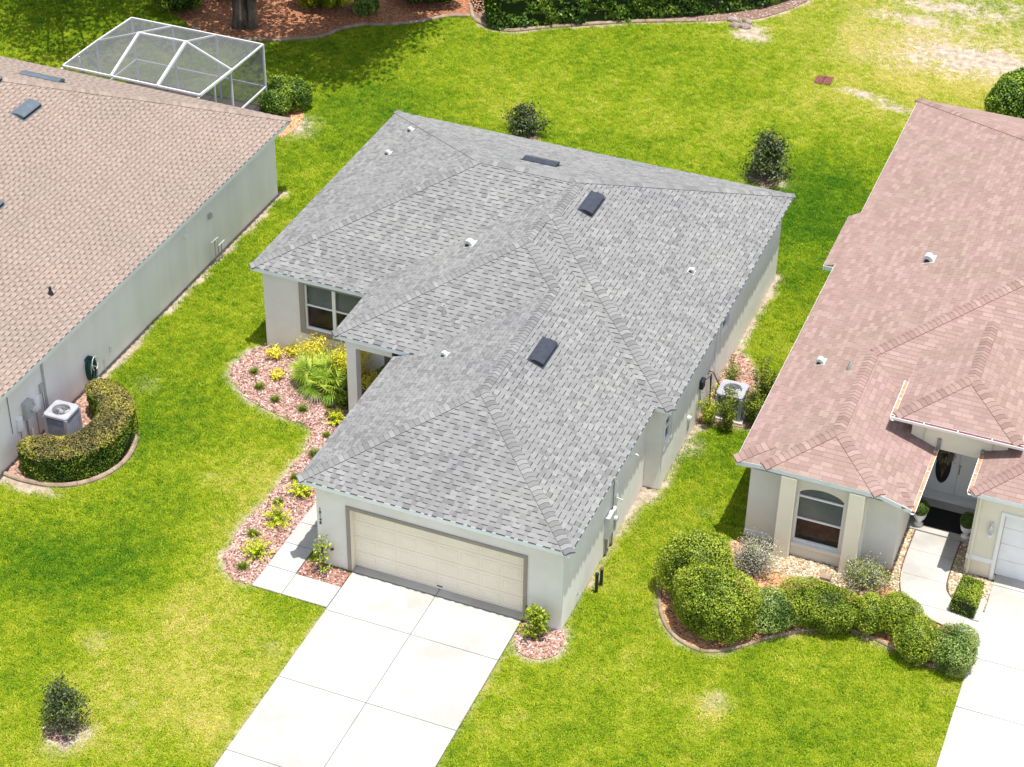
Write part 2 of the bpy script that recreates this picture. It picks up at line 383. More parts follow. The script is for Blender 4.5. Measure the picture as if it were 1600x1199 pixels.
    def finish(s):
        cam_v = Vector(CAM); org = root_org(s.h)
        deck = s.deck.build('roof', s.mat, s.h)
        s.full.sort(key=lambda q: (q[0]-cam_v).length*(1.5 if q[3].dot((cam_v-q[0]).normalized()) < .5 else 1)/q[4]**.3)
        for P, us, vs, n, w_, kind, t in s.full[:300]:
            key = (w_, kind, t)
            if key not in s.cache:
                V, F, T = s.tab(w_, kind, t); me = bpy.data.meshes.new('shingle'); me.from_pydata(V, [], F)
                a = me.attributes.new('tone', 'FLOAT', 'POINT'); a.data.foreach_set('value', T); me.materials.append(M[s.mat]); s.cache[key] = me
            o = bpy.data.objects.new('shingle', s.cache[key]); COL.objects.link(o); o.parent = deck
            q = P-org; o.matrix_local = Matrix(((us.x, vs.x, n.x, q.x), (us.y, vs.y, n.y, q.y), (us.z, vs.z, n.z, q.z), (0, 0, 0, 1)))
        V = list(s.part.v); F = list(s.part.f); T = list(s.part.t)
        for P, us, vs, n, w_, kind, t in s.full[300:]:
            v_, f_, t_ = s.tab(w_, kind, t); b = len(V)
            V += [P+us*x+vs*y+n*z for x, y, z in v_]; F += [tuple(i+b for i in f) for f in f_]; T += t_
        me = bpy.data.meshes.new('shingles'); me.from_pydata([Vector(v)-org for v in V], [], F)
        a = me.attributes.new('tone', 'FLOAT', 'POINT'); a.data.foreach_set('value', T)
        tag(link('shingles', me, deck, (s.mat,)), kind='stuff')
        s.caps.sort(key=lambda q: (q[0]-cam_v).length); cache = {}
        for p, d, E, sec, t, i in s.caps[:300]:
            if (i, t) not in cache:
                V, F, T = s.cap_geo(d, E, sec, t); me = bpy.data.meshes.new('ridge_cap'); me.from_pydata(V, [], F)
                a = me.attributes.new('tone', 'FLOAT', 'POINT'); a.data.foreach_set('value', T); me.materials.append(M[s.mat]); cache[(i, t)] = me
            o = bpy.data.objects.new('ridge_cap', cache[(i, t)]); COL.objects.link(o); o.parent = deck; o.location = p-org
        if len(s.caps) > 300:
            V = []; F = []; T = []
            for p, d, E, sec, t, i in s.caps[300:]:
                v_, f_, t_ = s.cap_geo(d, E, sec, t); b = len(V); V += [p+q-org for q in v_]; F += [tuple(k+b for k in f) for f in f_]; T += t_
            me = bpy.data.meshes.new('ridge_caps'); me.from_pydata(V, [], F)
            a = me.attributes.new('tone', 'FLOAT', 'POINT'); a.data.foreach_set('value', T)
            tag(link('ridge_caps', me, deck, (s.mat,)), kind='stuff')
        return deck
def zat(pl, x, y): return pl[0]+pl[1]*x+pl[2]*y
def edge_board(mb, pts, z, h=.17, t=.03, closed=False, zfun=None):
    """fascia board with a thin drip edge, its outer face just inside the roof edge"""
    seq = list(zip(pts, pts[1:]))
    for (x0, y0), (x1, y1) in seq:
        d = Vector((x1-x0, y1-y0, 0)); d.normalize(); nin = Vector((-d.y, d.x, 0))
        a = Vector((x0, y0, 0))+nin*.02; b = Vector((x1, y1, 0))+nin*.02
        za, zb = (z, z) if zfun is None else (zfun(x0, y0), zfun(x1, y1))
        ring = lambda p, zz: [p+Vector((0, 0, zz-.004)), p+Vector((0, 0, zz-h)), p+nin*t+Vector((0, 0, zz-h)), p+nin*t+Vector((0, 0, zz-.004))]
        mb.grid([ring(a-d*.0, za), ring(b+d*.0, zb)])
        lip = lambda p, zz: [p-nin*.028+Vector((0, 0, zz+.002)), p-nin*.028+Vector((0, 0, zz-.022)), p+Vector((0, 0, zz-.022)), p+Vector((0, 0, zz+.002))]
        mb.grid([lip(a, za), lip(b, zb)])
def roof_frame(plane):
    A, B, C = plane; g = Vector((B, C, 0)); up = g.normalized(); vs = Vector((up.x, up.y, g.length)).normalized(); us = Vector((up.y, -up.x, 0))
    return us, vs, us.cross(vs)
def on_roof(plane, x, y):
    us, vs, n = roof_frame(plane); return Vector((x, y, zat(plane, x, y))), us, vs, n
def ridge_vent(house, plane, x, y, L=1.1, W=.40, mat='vent', label=None):
    """low off-ridge vent: hood that rises down-slope with an open front, on a flange"""
    P, us, vs, n = on_roof(plane, x, y); b = MB(); h = .13
    for k in range(3):
        prof = [(-W/2, h*.97), (-W/2+.03, h), (W*.12, h*.92), (W/2, .03), (W/2, .012), (-W/2, .05 if k else .05)]
    ring = lambda a: [P+us*a+vs*v_+n*z_ for v_, z_ in ((-W/2, .055), (-W/2, h*.9), (-W/2+.04, h), (W*.1, h*.9), (W/2, .03), (W/2, .012))]
    b.grid([ring(-L/2), ring(L/2)])
    o = b.build('roof_vent', mat, house, label=label)
    f = MB(); f.grid([[P+us*a+vs*v_+n*z_ for v_, z_ in ((-W/2-.06, .014), (-W/2-.06, .022), (W/2+.05, .022), (W/2+.05, .014))] for a in (-L/2-.05, L/2+.05)])
    f.build('flange', mat, o)
    g = MB(); g.grid([[P+us*a+vs*v_+n*z_ for v_, z_ in ((-W/2-.012, .02), (-W/2-.012, h*.8), (-W/2-.003, h*.8), (-W/2-.003, .02))] for a in (-L/2+.02, L/2-.02)])
    g.build('louvre', 'shadowgap', o); return o  # dark strip standing for the shade in the open front
def gooseneck(house, plane, x, y, s=.22):
    """small exhaust hood: half-round barrel over a flange, its open end turned to the street"""
    P, us, vs, n = on_roof(plane, x, y); b = MB(); r = s/2
    ax = Vector((0, 1, 0)); vs = (ax-n*ax.dot(n)).normalized(); us = vs.cross(n)
    rings = []
    for v_, q in ((-s*.55, 1.), (-s*.1, 1.), (s*.35, .9), (s*.6, .45)):
        rings.append([P+us*(r*(.6+.4*q)*math.cos(t))+n*(.02+r*1.5*q*math.sin(t))+vs*v_ for t in [math.pi*k/8 for k in range(9)]])
    b.grid(rings, closed=True); o = b.build('exhaust_vent', 'hood', house)
    f = MB(); f.grid([[P+us*a+vs*v_+n*z_ for v_, z_ in ((-s*.7, .012), (-s*.7, .018), (s*.8, .018), (s*.8, .012))] for a in (-s*.62, s*.62)]); f.build('flange', 'greypaint', o)
    g = MB(); g.face([P+us*(r*.94*math.cos(t))+n*(.02+r*1.4*math.sin(t))-vs*(s*.55+.004) for t in [math.pi*k/8 for k in range(9)]]); g.build('hood_face', 'greypaint', o)
    g = MB(); g.face([P+us*(-r*.2+r*.6*math.cos(t))+n*(.02+r*.8*math.sin(t))-vs*(s*.55+.008) for t in [math.pi*k/8 for k in range(9)]]); g.build('opening', 'shadowgap', o)  # flat dark patch, the shade inside the hood mouth
def stack(house, plane, x, y, r=.04, h=.28, mat='greypaint'):
    P, us, vs, n = on_roof(plane, x, y); b = MB(); b.tube([P-Vector((0, 0, .05)), P+Vector((0, 0, h))], r, 10)
    o = b.build('vent_pipe', mat, house, smooth=False)
    f = MB(); f.tube([P+Vector((0, 0, -.02)), P+Vector((0, 0, .05)), P+Vector((0, 0, .12))], [r*2.1, r*1.6, r*1.05], 12); f.build('pipe_boot', mat if mat == 'black' else 'greypipe', o)
    c = MB(); c.tube([P+Vector((0, 0, h+.002)), P+Vector((0, 0, h+.004))], r*.75, 10); c.build('bore', 'shadowgap', o)  # flat dark disc painting the shade down the hollow pipe

# ------------------------------------------------------------------ the ground: one sheet, its cover stored per vertex
def polymask(X, Y, poly):
    r = np.zeros(X.shape, bool)
    for (x1, y1), (x2, y2) in zip(poly, poly[1:]+poly[:1]):
        c = (y1 > Y) != (y2 > Y)
        r ^= c & (X < (x2-x1)*(Y-y1)/((y2-y1) if abs(y2-y1) > 1e-9 else 1e-9)+x1)
    return r
def vnoise(X, Y, scale, seed):
    g = np.random.RandomState(seed).rand(256, 256); x = X*scale+1000; y = Y*scale+1000
    i = np.floor(x).astype(int); j = np.floor(y).astype(int); a = x-i; b = y-j; a = a*a*(3-2*a); b = b*b*(3-2*b)
    q = lambda m, n: g[m % 256, n % 256]
    return (q(i, j)*(1-a)+q(i+1, j)*a)*(1-b)+(q(i, j+1)*(1-a)+q(i+1, j+1)*a)*b
def fbm(X, Y, s, seed, o=4):
    t = 0; w_ = 0
    for k in range(o): t = t+vnoise(X, Y, s*2**k, seed+k)*.55**k; w_ += .55**k
    return t/w_
def smooth_closed(pts, n=6):
    out = []; N_ = len(pts)
    for i in range(N_):
        p0, p1, p2, p3 = [pts[(i+k-1) % N_] for k in range(4)]
        for k in range(n):
            t = k/n; out.append(tuple(.5*((2*b)+(-a+c)*t+(2*a-5*b+4*c-d)*t*t+(-a+3*b-3*c+d)*t**3) for a, b, c, d in zip(p0, p1, p2, p3)))
    return out
def smooth_open(pts, n=6):
    out = []; P = [pts[0]]+list(pts)+[pts[-1]]
    for i in range(1, len(P)-2):
        p0, p1, p2, p3 = P[i-1:i+3]
        for k in range(n):
            t = k/n; out.append(tuple(.5*((2*b)+(-a+c)*t+(2*a-5*b+4*c-d)*t*t+(-a+3*b-3*c+d)*t**3) for a, b, c, d in zip(p0, p1, p2, p3)))
    return out+[tuple(pts[-1])]
# beds (outlines on the ground)
edge1 = smooth_open(GP([(418, 539), (387, 553), (366, 569), (362, 590), (382, 618), (407, 635), (440, 652), (476, 664), (486, 678), (476, 703), (462, 724), (444, 748), (411, 787), (377, 821), (362, 847), (350, 871), (353, 893), (368, 908), (394, 914)]))
edge1 = [(x+rnd.uniform(-.035, .035), y+rnd.uniform(-.035, .035)) for x, y in edge1]
BED1 = edge1+[(-.83, -1.2), (-.83, 5.2), (.37, 5.2), (.37, 8.67), (-5.6, 8.67)]
BED2 = [(.04, .24), (.04, -.42), (1.34, -.42), (1.34, .2), (.4, .2), (.4, .24)]
BED3 = smooth_open(GP([(815, 978), (803, 1000), (812, 1020), (838, 1030), (868, 1024), (880, 1004), (884, 985)]), 5)+[(7.27, .26), (6.28, .26)]
BED_AC = smooth_open(GP([(1066, 668), (1100, 660), (1135, 663), (1172, 668), (1196, 640), (1186, 590), (1160, 556), (1135, 552)]), 5)
curbL = smooth_open(GP([(6, 741), (42, 753), (94, 760), (146, 751), (188, 728), (209, 700), (211, 676), (203, 655)])+[(-7.9, 4.35), (-8.7, 4.9), (-9.46, 5.1)], 6)
BEDL = curbL+[(-9.5, 5.1), (-9.5, .2)]
curbR = smooth_open(GP([(1046, 893), (1030, 935), (1045, 985), (1094, 1017), (1150, 1013), (1195, 999), (1262, 985), (1319, 983), (1360, 996), (1405, 1018), (1450, 1040), (1500, 1054)]), 6)
WALKR = smooth_open(GP([(1431, 827), (1409, 887), (1407, 925), (1424, 952), (1466, 976), (1529, 1000)]), 5)+smooth_open(GP([(1538, 958), (1502, 947), (1484, 932), (1480, 910), (1502, 846)]), 5)
BEDR = curbR+[(17.2, 3.4)]+[(x, y) for x, y in WALKR[:26]][::-1]+[(14.6, 7.7), (14.52, 5.9), (10.5, 5.7)]
BEDR2 = GP([(1502, 846), (1480, 910), (1484, 932), (1502, 947), (1536, 959)])+[(17.18, 6.5), (16.4, 6.6), (16.4, 7.7)]
bedTop = smooth_open(GP([(301, 45), (340, 62), (389, 63), (431, 64), (497, 59), (532, 47), (567, 40), (602, 40), (655, 35), (700, 26), (735, 26)]), 5)
BEDT = bedTop+[(-7.5, 36), (-20, 42), (-26, 34), (-22, 29)]
bedH = smooth_open(GP([(735, 10), (741, 30), (765, 42), (796, 49), (850, 44), (962, 36), (1037, 34), (1120, 33), (1180, 30), (1230, 16), (1262, 2)]), 5)
BEDH = bedH+[tuple(G(1262, -40)[:2]), tuple(G(735, -30)[:2])]
BEDC = smooth_closed(GP([(412, 178), (412, 140), (450, 140), (474, 170), (468, 195), (440, 215), (432, 205)]), 4)
HARD = [[(1.37, .5), (6.22, .5), (6.22, -22), (1.37, -22)], [(-.83, 6.2), (.38, 6.2), (.38, .2), (.04, .2), (.04, -.42), (1.37, -.42), (1.37, -1.3), (-.83, -1.3)],
        [(17.18, 6.6), (23, 6.6), (23, -22), (17.18, -22)], WALKR]
HOUSES = [[(.38, .25), (7.27, .25), (7.27, 6.7), (7.73, 6.7), (7.73, 18.72), (-5.6, 18.72), (-5.6, 8.68), (.38, 8.68)],
          [(-9.5, 17.05), (-9.5, -7), (-24, -7), (-24, 17.05)], [(-12.9, 22.4), (-12.4, 17), (-18.2, 17), (-18.3, 22.4)],
          [(10.5, 5.75), (14.5, 5.75), (14.5, 9.4), (16.4, 9.4), (16.4, 6.6), (23.5, 6.6), (23.5, 27.3), (10.5, 27.3)]]
BEDS = [BED1, BED2, BED3, BED_AC, BEDL, BEDR, BEDR2, BEDT, BEDH, BEDC]
def blob(F, X, Y, px, py, r, dv, ry=None, pw=1.):
    c = G(px, py); ry = ry or r; F += dv*np.exp(-(((X-c.x)/r)**2+((Y-c.y)/ry)**2)**pw)
TREES_SMALL = [(98, 1150), (822, 212), (1197, 278)]
def ground():
    st = .16; xs = np.arange(-31, 26, st); ys = np.arange(-15, 45, st); X, Y = np.meshgrid(xs, ys)
    n1 = fbm(X, Y, .22, 3, 4); n2 = fbm(X, Y, 1.3, 9, 3); n3 = fbm(X, Y, .6, 21, 4)
    tone = .46+.38*(n1-.5)+.38*(n2-.5)
    for a in [(100, 880, 3.2, -.42, 1.7), (250, 800, 1.8, -.2, 1.5), (260, 560, 2.2, -.12, 4), (620, 130, 3, -.14), (1270, 330, 2.6, -.42, 5), (1180, 300, 2.5, -.18), (420, 270, 2.0, -.06, 5), (350, 1000, 3.4, .15, 3.2),
              (220, 1080, 2.8, .11), (400, 780, 1.6, .24, 2.6), (1000, 90, 4, .1), (620, 160, 4, -.05), (1130, 880, 1.6, -.16, 2.6), (1040, 760, 1.2, -.1, 2.5), (900, 1120, 2.4, .02), (1300, 1110, 3, -.10), (560, 210, 2.4, -.08, 4), (30, 1010, 2.2, -.10, 2.5),
              (1290, 190, 3., .16, 3), (1480, 120, 5, .5, 4), (1400, 40, 6, .3, 3), (250, 670, 1.6, -.25, 1.5), (90, 30, 5, -.15), (1120, 1110, .8, .3), (330, 930, 1.2, .2), (600, 1000, 1, .2), (1110, 660, 1.2, -.1), (1210, 470, 1., .05, 3)]:
        blob(tone, X, Y, a[0], a[1], a[2], a[3], a[4] if len(a) > 4 else None)
    sand = np.zeros_like(X)                                   # bare, pale soil
    for a in [(1365, 152, .9, .75, .35), (1400, 170, .8, .8, .3), (1330, 142, .7, .5, .3), (1170, 50, .7, .9, .8), (1185, 62, .5, .5, .4), (1530, 95, 3.5, .36, 1.2), (1580, 110, 2.5, .36, 1.), (1420, 30, 2.2, .34, .6), (1480, 12, 3, .42, .7), (1500, 85, 1.5, .3, .5),
              (1440, 105, 3, .3, .8), (1580, 10, 2.5, .4, .8), (1450, 60, 6, .22, 4), (1540, 60, 4, .25, 3), (1120, 1098, .45, .5, .4), (575, 1105, .3, .1), (100, 1155, .55, .75), (140, 1140, .25, .4), (555, 1098, .2, .3), (205, 1102, .25, .35), (40, 760, 1.0, 1.0, .25), (150, 1000, .5, .2),
              (1197, 282, .75, .8, .6), (820, 214, .6, .8, .5), (980, 800, .35, .75, .9), (1010, 772, .4, .8, .4), (1060, 690, .5, .5, .8), (230, 600, .5, .25), (1080, 700, .4, .4, .5), (740, 290, .8, .3), (1225, 890, .5, .3), (425, 1010, .4, .25), (470, 200, .7, .45, 1.0),
              (455, 190, .5, .6, .7), (330, 745, .3, .15), (1100, 800, .3, .2)]:
        blob(sand, X, Y, a[0], a[1], a[2], a[3], a[4] if len(a) > 4 else None, 1.3)
    def strip(x0, x1, y0, y1, amt, soft=.12):
        nonlocal sand
        wob = (n2-.5)*.5
        f = np.clip((X-x0)/soft+1, 0, 1)*np.clip((x1+wob-X)/soft+.5, 0, 1)*np.clip((Y-y0)/soft, 0, 1)*np.clip((y1-Y)/soft, 0, 1)
        sand = np.maximum(sand, f*amt)
    strip(-9.5, -9.27, 4.9, 17.2, 1.15); strip(7.27, 7.43, .3, 6.6, .55); strip(7.73, 8.0, 6.7, 18.9, .7); strip(-5.7, -5.3, 8.3, 8.6, .3); strip(-9.6, -9.3, -7, .2, 1.2)
    strip(14.4, 14.6, 5.8, 7.7, .2)
    # the dry, trampled rim outside the bed edges
    def near(poly, dist, amt):
        nonlocal sand
        P = np.array(poly); d = np.full(X.shape, 9.)
        x0, y0 = P.min(0)-1; x1, y1 = P.max(0)+1; k = (X > x0) & (X < x1) & (Y > y0) & (Y < y1)
        xx, yy = X[k], Y[k]; dd = np.full(xx.shape, 9.)
        for a, b in zip(P[:-1], P[1:]):
            ab = b-a; t = np.clip(((xx-a[0])*ab[0]+(yy-a[1])*ab[1])/(ab@ab+1e-9), 0, 1); dd = np.minimum(dd, np.hypot(xx-a[0]-ab[0]*t, yy-a[1]-ab[1]*t))
        d[k] = dd; sand = np.maximum(sand, amt*np.clip(1.3-d/(dist*(.5+n2)), 0, 1))
    near(edge1, .20, .6); near(curbR[:60], .20, .45); near(BED3, .16, .6); near(BED_AC, .2, .5); near(curbL, .12, .35); near([(6.25, .1), (6.25, -10)], .07, .25); near([(1.34, -1.3), (1.34, -10)], .08, .3); near(bedH[8:], .25, .8)
    sand = np.clip(sand*(.55+.9*n2), 0, 1)
    soil_r = np.clip((n3-.56)*2.2, 0, .35)*np.clip(tone+.3, .2, 1)        # thin, thatchy spots
    dens = np.clip(1-1.25*sand-soil_r, 0, 1)
    inb = np.zeros(X.shape, bool)
    for p in BEDS+HARD+HOUSES: inb |= polymask(X, Y, p)
    dens[inb] = 0
    tone = tone+.16*(NR.rand(*X.shape)-.5); dens = np.clip(dens*(.72+.5*NR.rand(*X.shape)), 0, 1.1)
    ny, nx = X.shape; Z = (fbm(X, Y, .35, 40, 3)-.5)*.02-.012; Z[inb] = -.025
    V = np.stack([X, Y, Z], -1).reshape(-1, 3); idx = np.arange(nx*ny).reshape(ny, nx)
    F = np.stack([idx[:-1, :-1], idx[:-1, 1:], idx[1:, 1:], idx[1:, :-1]], -1).reshape(-1, 4)
    def mk(nm, V, F):
        me = np_mesh(nm, V, F, np.clip(tone, 0, 1).ravel(), smooth=True)
        for k, a in (('sand', sand), ('dens', dens)):
            at = me.attributes.new(k, 'FLOAT', 'POINT'); at.data.foreach_set('value', a.ravel().astype(np.float32))
        return me
    FG = F; me = mk('ground', V, F)
    m, N, L, b = nodes('soil_and_thatch')
    A = N.new('ShaderNodeAttribute'); A.attribute_name = 'tone'; B = N.new('ShaderNodeAttribute'); B.attribute_name = 'sand'
    r = ramp(N, [(0, (.05, .11, .004)), (.5, (.17, .20, .012)), (1, (.34, .28, .08))]); L.new(A.outputs['Fac'], r.inputs[0])
    rs = ramp(N, [(.3, (.20, .15, .10)), (.7, (.45, .39, .32))]); L.new(noise(N, L, 3.5, 6, .7), rs.inputs[0])
    g = noise(N, L, 40, 3, .7); rr = ramp(N, [(.3, (.6, .6, .6)), (.7, (1.3, 1.3, 1.3))]); L.new(g, rr.inputs[0])
    mm = N.new('ShaderNodeMath'); mm.operation = 'MULTIPLY_ADD'; mm.inputs[1].default_value = 1.5; L.new(B.outputs['Fac'], mm.inputs[0]); 
    g2 = N.new('ShaderNodeMath'); g2.operation = 'MULTIPLY_ADD'; g2.inputs[1].default_value = .9; g2.inputs[2].default_value = -.55; L.new(noise(N, L, 7, 4, .7), g2.inputs[0]); L.new(g2.outputs[0], mm.inputs[2]); mm.use_clamp = True
    c = mixc(N, L, mixc(N, L, r.outputs[0], rs.outputs[0], mm.outputs[0]), rr.outputs[0], 1., 'MULTIPLY')
    L.new(c, b.inputs['Base Color']); b.inputs['Roughness'].default_value = 1; b.inputs['Specular IOR Level'].default_value = .05; bump(N, L, b, g, .6, .03)
    M['soil'] = m
    tag(link('ground', me, None, ('soil',)), 'lawn ground of thatch and sandy soil under the grass between the houses', kind='structure')
    far = MB(); R_ = 1500
    for x0, y0, x1, y1 in ((-R_, -R_, R_, -15), (-R_, 44.9, R_, R_), (-R_, -15, -31, 44.9), (25.9, -15, R_, 44.9)): far.face([(x0, y0, -.03), (x1, y0, -.03), (x1, y1, -.03), (x0, y1, -.03)])
    fm = mat_noise('far_grass', (.06, .11, .008), (.14, .17, .015), .15, 1, 20, .3, .05, fine=.3)
    M['far'] = fm; far.build('ground', 'far', kind='structure')
    # grass tufts on the same sheet
    gm, N, L, b = nodes('grass_blades')
    A = N.new('ShaderNodeAttribute'); A.attribute_type = 'INSTANCER'; A.attribute_name = 'tone'
    C2 = N.new('ShaderNodeAttribute'); C2.attribute_name = 'tone'; 
    oi = N.new('ShaderNodeObjectInfo')
    s1 = N.new('ShaderNodeMath'); s1.operation = 'MULTIPLY_ADD'; s1.inputs[1].default_value = .6; s1.inputs[2].default_value = -.28; L.new(oi.outputs['Random'], s1.inputs[0])
    s2 = N.new('ShaderNodeMath'); s2.operation = 'ADD'; L.new(A.outputs['Fac'], s2.inputs[0]); L.new(s1.outputs[0], s2.inputs[1])
    s3 = N.new('ShaderNodeMath'); s3.operation = 'MULTIPLY_ADD'; s3.inputs[1].default_value = .3; L.new(C2.outputs['Fac'], s3.inputs[0]); L.new(s2.outputs[0], s3.inputs[2])
    r = ramp(N, [(0, (.055, .17, .003)), (.3, (.17, .31, .004)), (.55, (.325, .435, .008)), (.8, (.48, .52, .03)), (1, (.64, .56, .18))]); L.new(s3.outputs[0], r.inputs[0])
    L.new(r.outputs[0], b.inputs['Base Color']); b.inputs['Roughness'].default_value = .6; b.inputs['Specular IOR Level'].default_value = .25
    t = N.new('ShaderNodeBsdfTranslucent'); L.new(r.outputs[0], t.inputs[0]); mx = N.new('ShaderNodeMixShader'); mx.inputs[0].default_value = .35
    L.new(b.outputs[0], mx.inputs[1]); L.new(t.outputs[0], mx.inputs[2]); L.new(mx.outputs[0], N['Material Output'].inputs[0]); M['grass'] = gm
    coll = bpy.data.collections.new('grass_tufts')
    for k in range(5):
        V = []; F = []; T = []
        for q in range(20):
            a = rnd.random()*6.28; rr_ = .10*math.sqrt(rnd.random()); x, y = rr_*math.cos(a), rr_*math.sin(a); l = rnd.uniform(.035, .075); la = rnd.random()*6.28; ln = rnd.uniform(.2, 1.0)*l; w_ = rnd.uniform(.004, .0075)
            dx, dy = math.cos(la), math.sin(la); px, py = -dy*w_, dx*w_; b0 = len(V)
            V += [(x-px, y-py, 0), (x+px, y+py, 0), (x+dx*ln*.45+px*.8, y+dy*ln*.45+py*.8, l*.65), (x+dx*ln*.45-px*.8, y+dy*ln*.45-py*.8, l*.65), (x+dx*ln, y+dy*ln, l*.85)]
            F += [(b0, b0+1, b0+2, b0+3), (b0+3, b0+2, b0+4, b0+4)]; T += [rnd.random()-.35]*5
        F = [q_ if q_[2] != q_[3] else q_[:3] for q_ in F]
        mt = bpy.data.meshes.new('grass_tuft'); mt.from_pydata(V, [], F); at = mt.attributes.new('tone', 'FLOAT', 'POINT'); at.data.foreach_set('value', T); mt.materials.append(gm)
        coll.objects.link(bpy.data.objects.new('grass_tuft', mt))
    scatter('lawn_grass', mk('lawn_grass', np.stack([X, Y, Z], -1).reshape(-1, 3), FG), coll, 120, 'dens', (.75, 1.3), 0.1, 'short green and yellowing lawn grass around the three houses')
def scatter(name, me, coll, density, attr, sc, tilt, label):
    ob = tag(link(name, me), label, 'grass' if 'grass' in name else 'mulch', kind='stuff')
    ng = bpy.data.node_groups.new(name, 'GeometryNodeTree'); ng.interface.new_socket('Geometry', in_out='INPUT', socket_type='NodeSocketGeometry'); ng.interface.new_socket('Geometry', in_out='OUTPUT', socket_type='NodeSocketGeometry')
    N, L = ng.nodes, ng.links; gi = N.new('NodeGroupInput'); go = N.new('NodeGroupOutput')
    d = N.new('GeometryNodeDistributePointsOnFaces'); L.new(gi.outputs[0], d.inputs['Mesh'])
    if attr:
        na = N.new('GeometryNodeInputNamedAttribute'); na.data_type = 'FLOAT'; na.inputs['Name'].default_value = attr
        mu = N.new('ShaderNodeMath'); mu.operation = 'MULTIPLY'; mu.inputs[1].default_value = density; L.new(na.outputs[0], mu.inputs[0]); L.new(mu.outputs[0], d.inputs['Density'])
    else: d.inputs['Density'].default_value = density
    ip = N.new('GeometryNodeInstanceOnPoints'); ci = N.new('GeometryNodeCollectionInfo'); ci.inputs['Collection'].default_value = coll; ci.inputs['Separate Children'].default_value = True; ci.inputs['Reset Children'].default_value = True
    L.new(d.outputs['Points'], ip.inputs['Points']); L.new(ci.outputs[0], ip.inputs['Instance']); ip.inputs['Pick Instance'].default_value = True
    rv = N.new('FunctionNodeRandomValue'); rv.data_type = 'FLOAT_VECTOR'; rv.inputs[0].default_value = (-tilt, -tilt, 0); rv.inputs[1].default_value = (tilt, tilt, 6.283)
    rs = N.new('FunctionNodeRandomValue'); rs.data_type = 'FLOAT'; rs.inputs[2].default_value, rs.inputs[3].default_value = sc; rs.inputs['Seed'].default_value = 5
    L.new(rv.outputs[0], ip.inputs['Rotation']); L.new(rs.outputs[1], ip.inputs['Scale']); L.new(ip.outputs[0], go.inputs[0])
    mo = ob.modifiers.new('scatter', 'NODES'); mo.node_group = ng
    return ob
ground()

def bed(name, poly, c1, c2, chipmat, density, label, z=.0, sizes=(.02, .05), flat=True):
    """raised bed surface plus loose pieces scattered over it"""
    b = MB(); p = poly if sum(a[0]*b_[1]-b_[0]*a[1] for a, b_ in zip(poly, poly[1:]+poly[:1])) > 0 else poly[::-1]
    bm_f = [tuple((x, y, .012)) for x, y in p]
    b.prism(p, -.04, .012)
    mn = 'bed_'+name+str(len(bpy.data.materials)); M[mn] = mat_noise(mn, c1, c2, 9, 1, 45, .8, .03, fine=.35)
    tag(b.build(name, mn), label, kind='structure')
    key = 'chips_'+chipmat+('f' if flat else 'p')
    coll = bpy.data.collections.get(key)
    if not coll:
        coll = bpy.data.collections.new(key)
        for k in range(9):
            V = []; a, c, h = rnd.uniform(*sizes), rnd.uniform(*sizes)*(.5 if flat else .9), rnd.uniform(.004, .009) if flat else sizes[0]*.8
            for z_ in (0, h):
                for j in range(5):
                    t = 6.283*j/5+rnd.uniform(-.3, .3); V.append((a*math.cos(t)*(1 if z_ == 0 else .8), c*math.sin(t)*(1 if z_ == 0 else .8), z_+.002))
            F = [(9, 8, 7, 6, 5)[::-1]]+[(j, (j+1) % 5, 5+(j+1) % 5, 5+j) for j in range(5)]
            mt = bpy.data.meshes.new('mulch_piece'); mt.from_pydata(V, [], F); at = mt.attributes.new('tone', 'FLOAT', 'POINT'); at.data.foreach_set('value', [k/8]*10); mt.materials.append(M[chipmat])
            coll.objects.link(bpy.data.objects.new('mulch_piece', mt))
    me = bpy.data.meshes.new('loose'); 
    V = [(x, y, .014) for x, y in p]; me.from_pydata(V, [], [tuple(range(len(V)))])
    scatter('loose_mulch' if flat else 'loose_pebbles', me, coll, density, None, (.7, 1.25), .35, label.split(' bed')[0]+' loose pieces lying on that bed')
bed('mulch_bed', BED1, (.22, .11, .085), (.44, .30, .25), 'chip', 420, 'pinkish brown mulch bed curving from the window wall to the walkway of the grey roofed house')
bed('mulch_bed', BED2, (.20, .09, .06), (.36, .19, .14), 'chip', 420, 'small reddish mulch bed between walkway and garage door')
bed('mulch_bed', BED3, (.24, .13, .09), (.44, .30, .24), 'chip', 380, 'small mulch bed at the right garage corner under the yellow green shrub')
bed('mulch_bed', BED_AC, (.22, .11, .075), (.42, .27, .20), 'chip', 320, 'reddish mulch bed around the air conditioner between the houses')
bed('mulch_bed', BEDL, (.24, .14, .10), (.40, .26, .19), 'chip', 200, 'mulch bed inside the curved kerb by the left house')
bed('mulch_bed', BEDR, (.34, .17, .08), (.52, .34, .20), 'chip_orange', 330, 'orange brown mulch bed under the rounded hedge of the pink roofed house')
bed('pebble_bed', BEDR2, (.26, .19, .13), (.46, .37, .26), 'chip_pebble', 300, 'pebble bed between right house walkway and garage', flat=False)
bed('mulch_bed', BEDT, (.14, .05, .03), (.38, .17, .09), 'chip_orange', 160, 'orange mulch bed under the big tree behind the pool cage')
bed('mulch_bed', BEDH, (.13, .08, .06), (.25, .17, .13), 'chip', 120, 'dark mulch bed under the long back hedge')
bed('mulch_bed', BEDC, (.42, .22, .11), (.58, .34, .20), 'chip_orange', 200, 'orange mulch bed with shrubs beside the pool cage')
PEB1 = [(14.56, 5.75), (14.56, 7.7), *GP([(1431, 827), (1409, 887), (1407, 925)]), *GP([(1390, 925), (1392, 895)])]
PEBW = [(11.0, 5.7), (11.0, 4.6), (14.0, 4.6), (14.5, 5.7)]
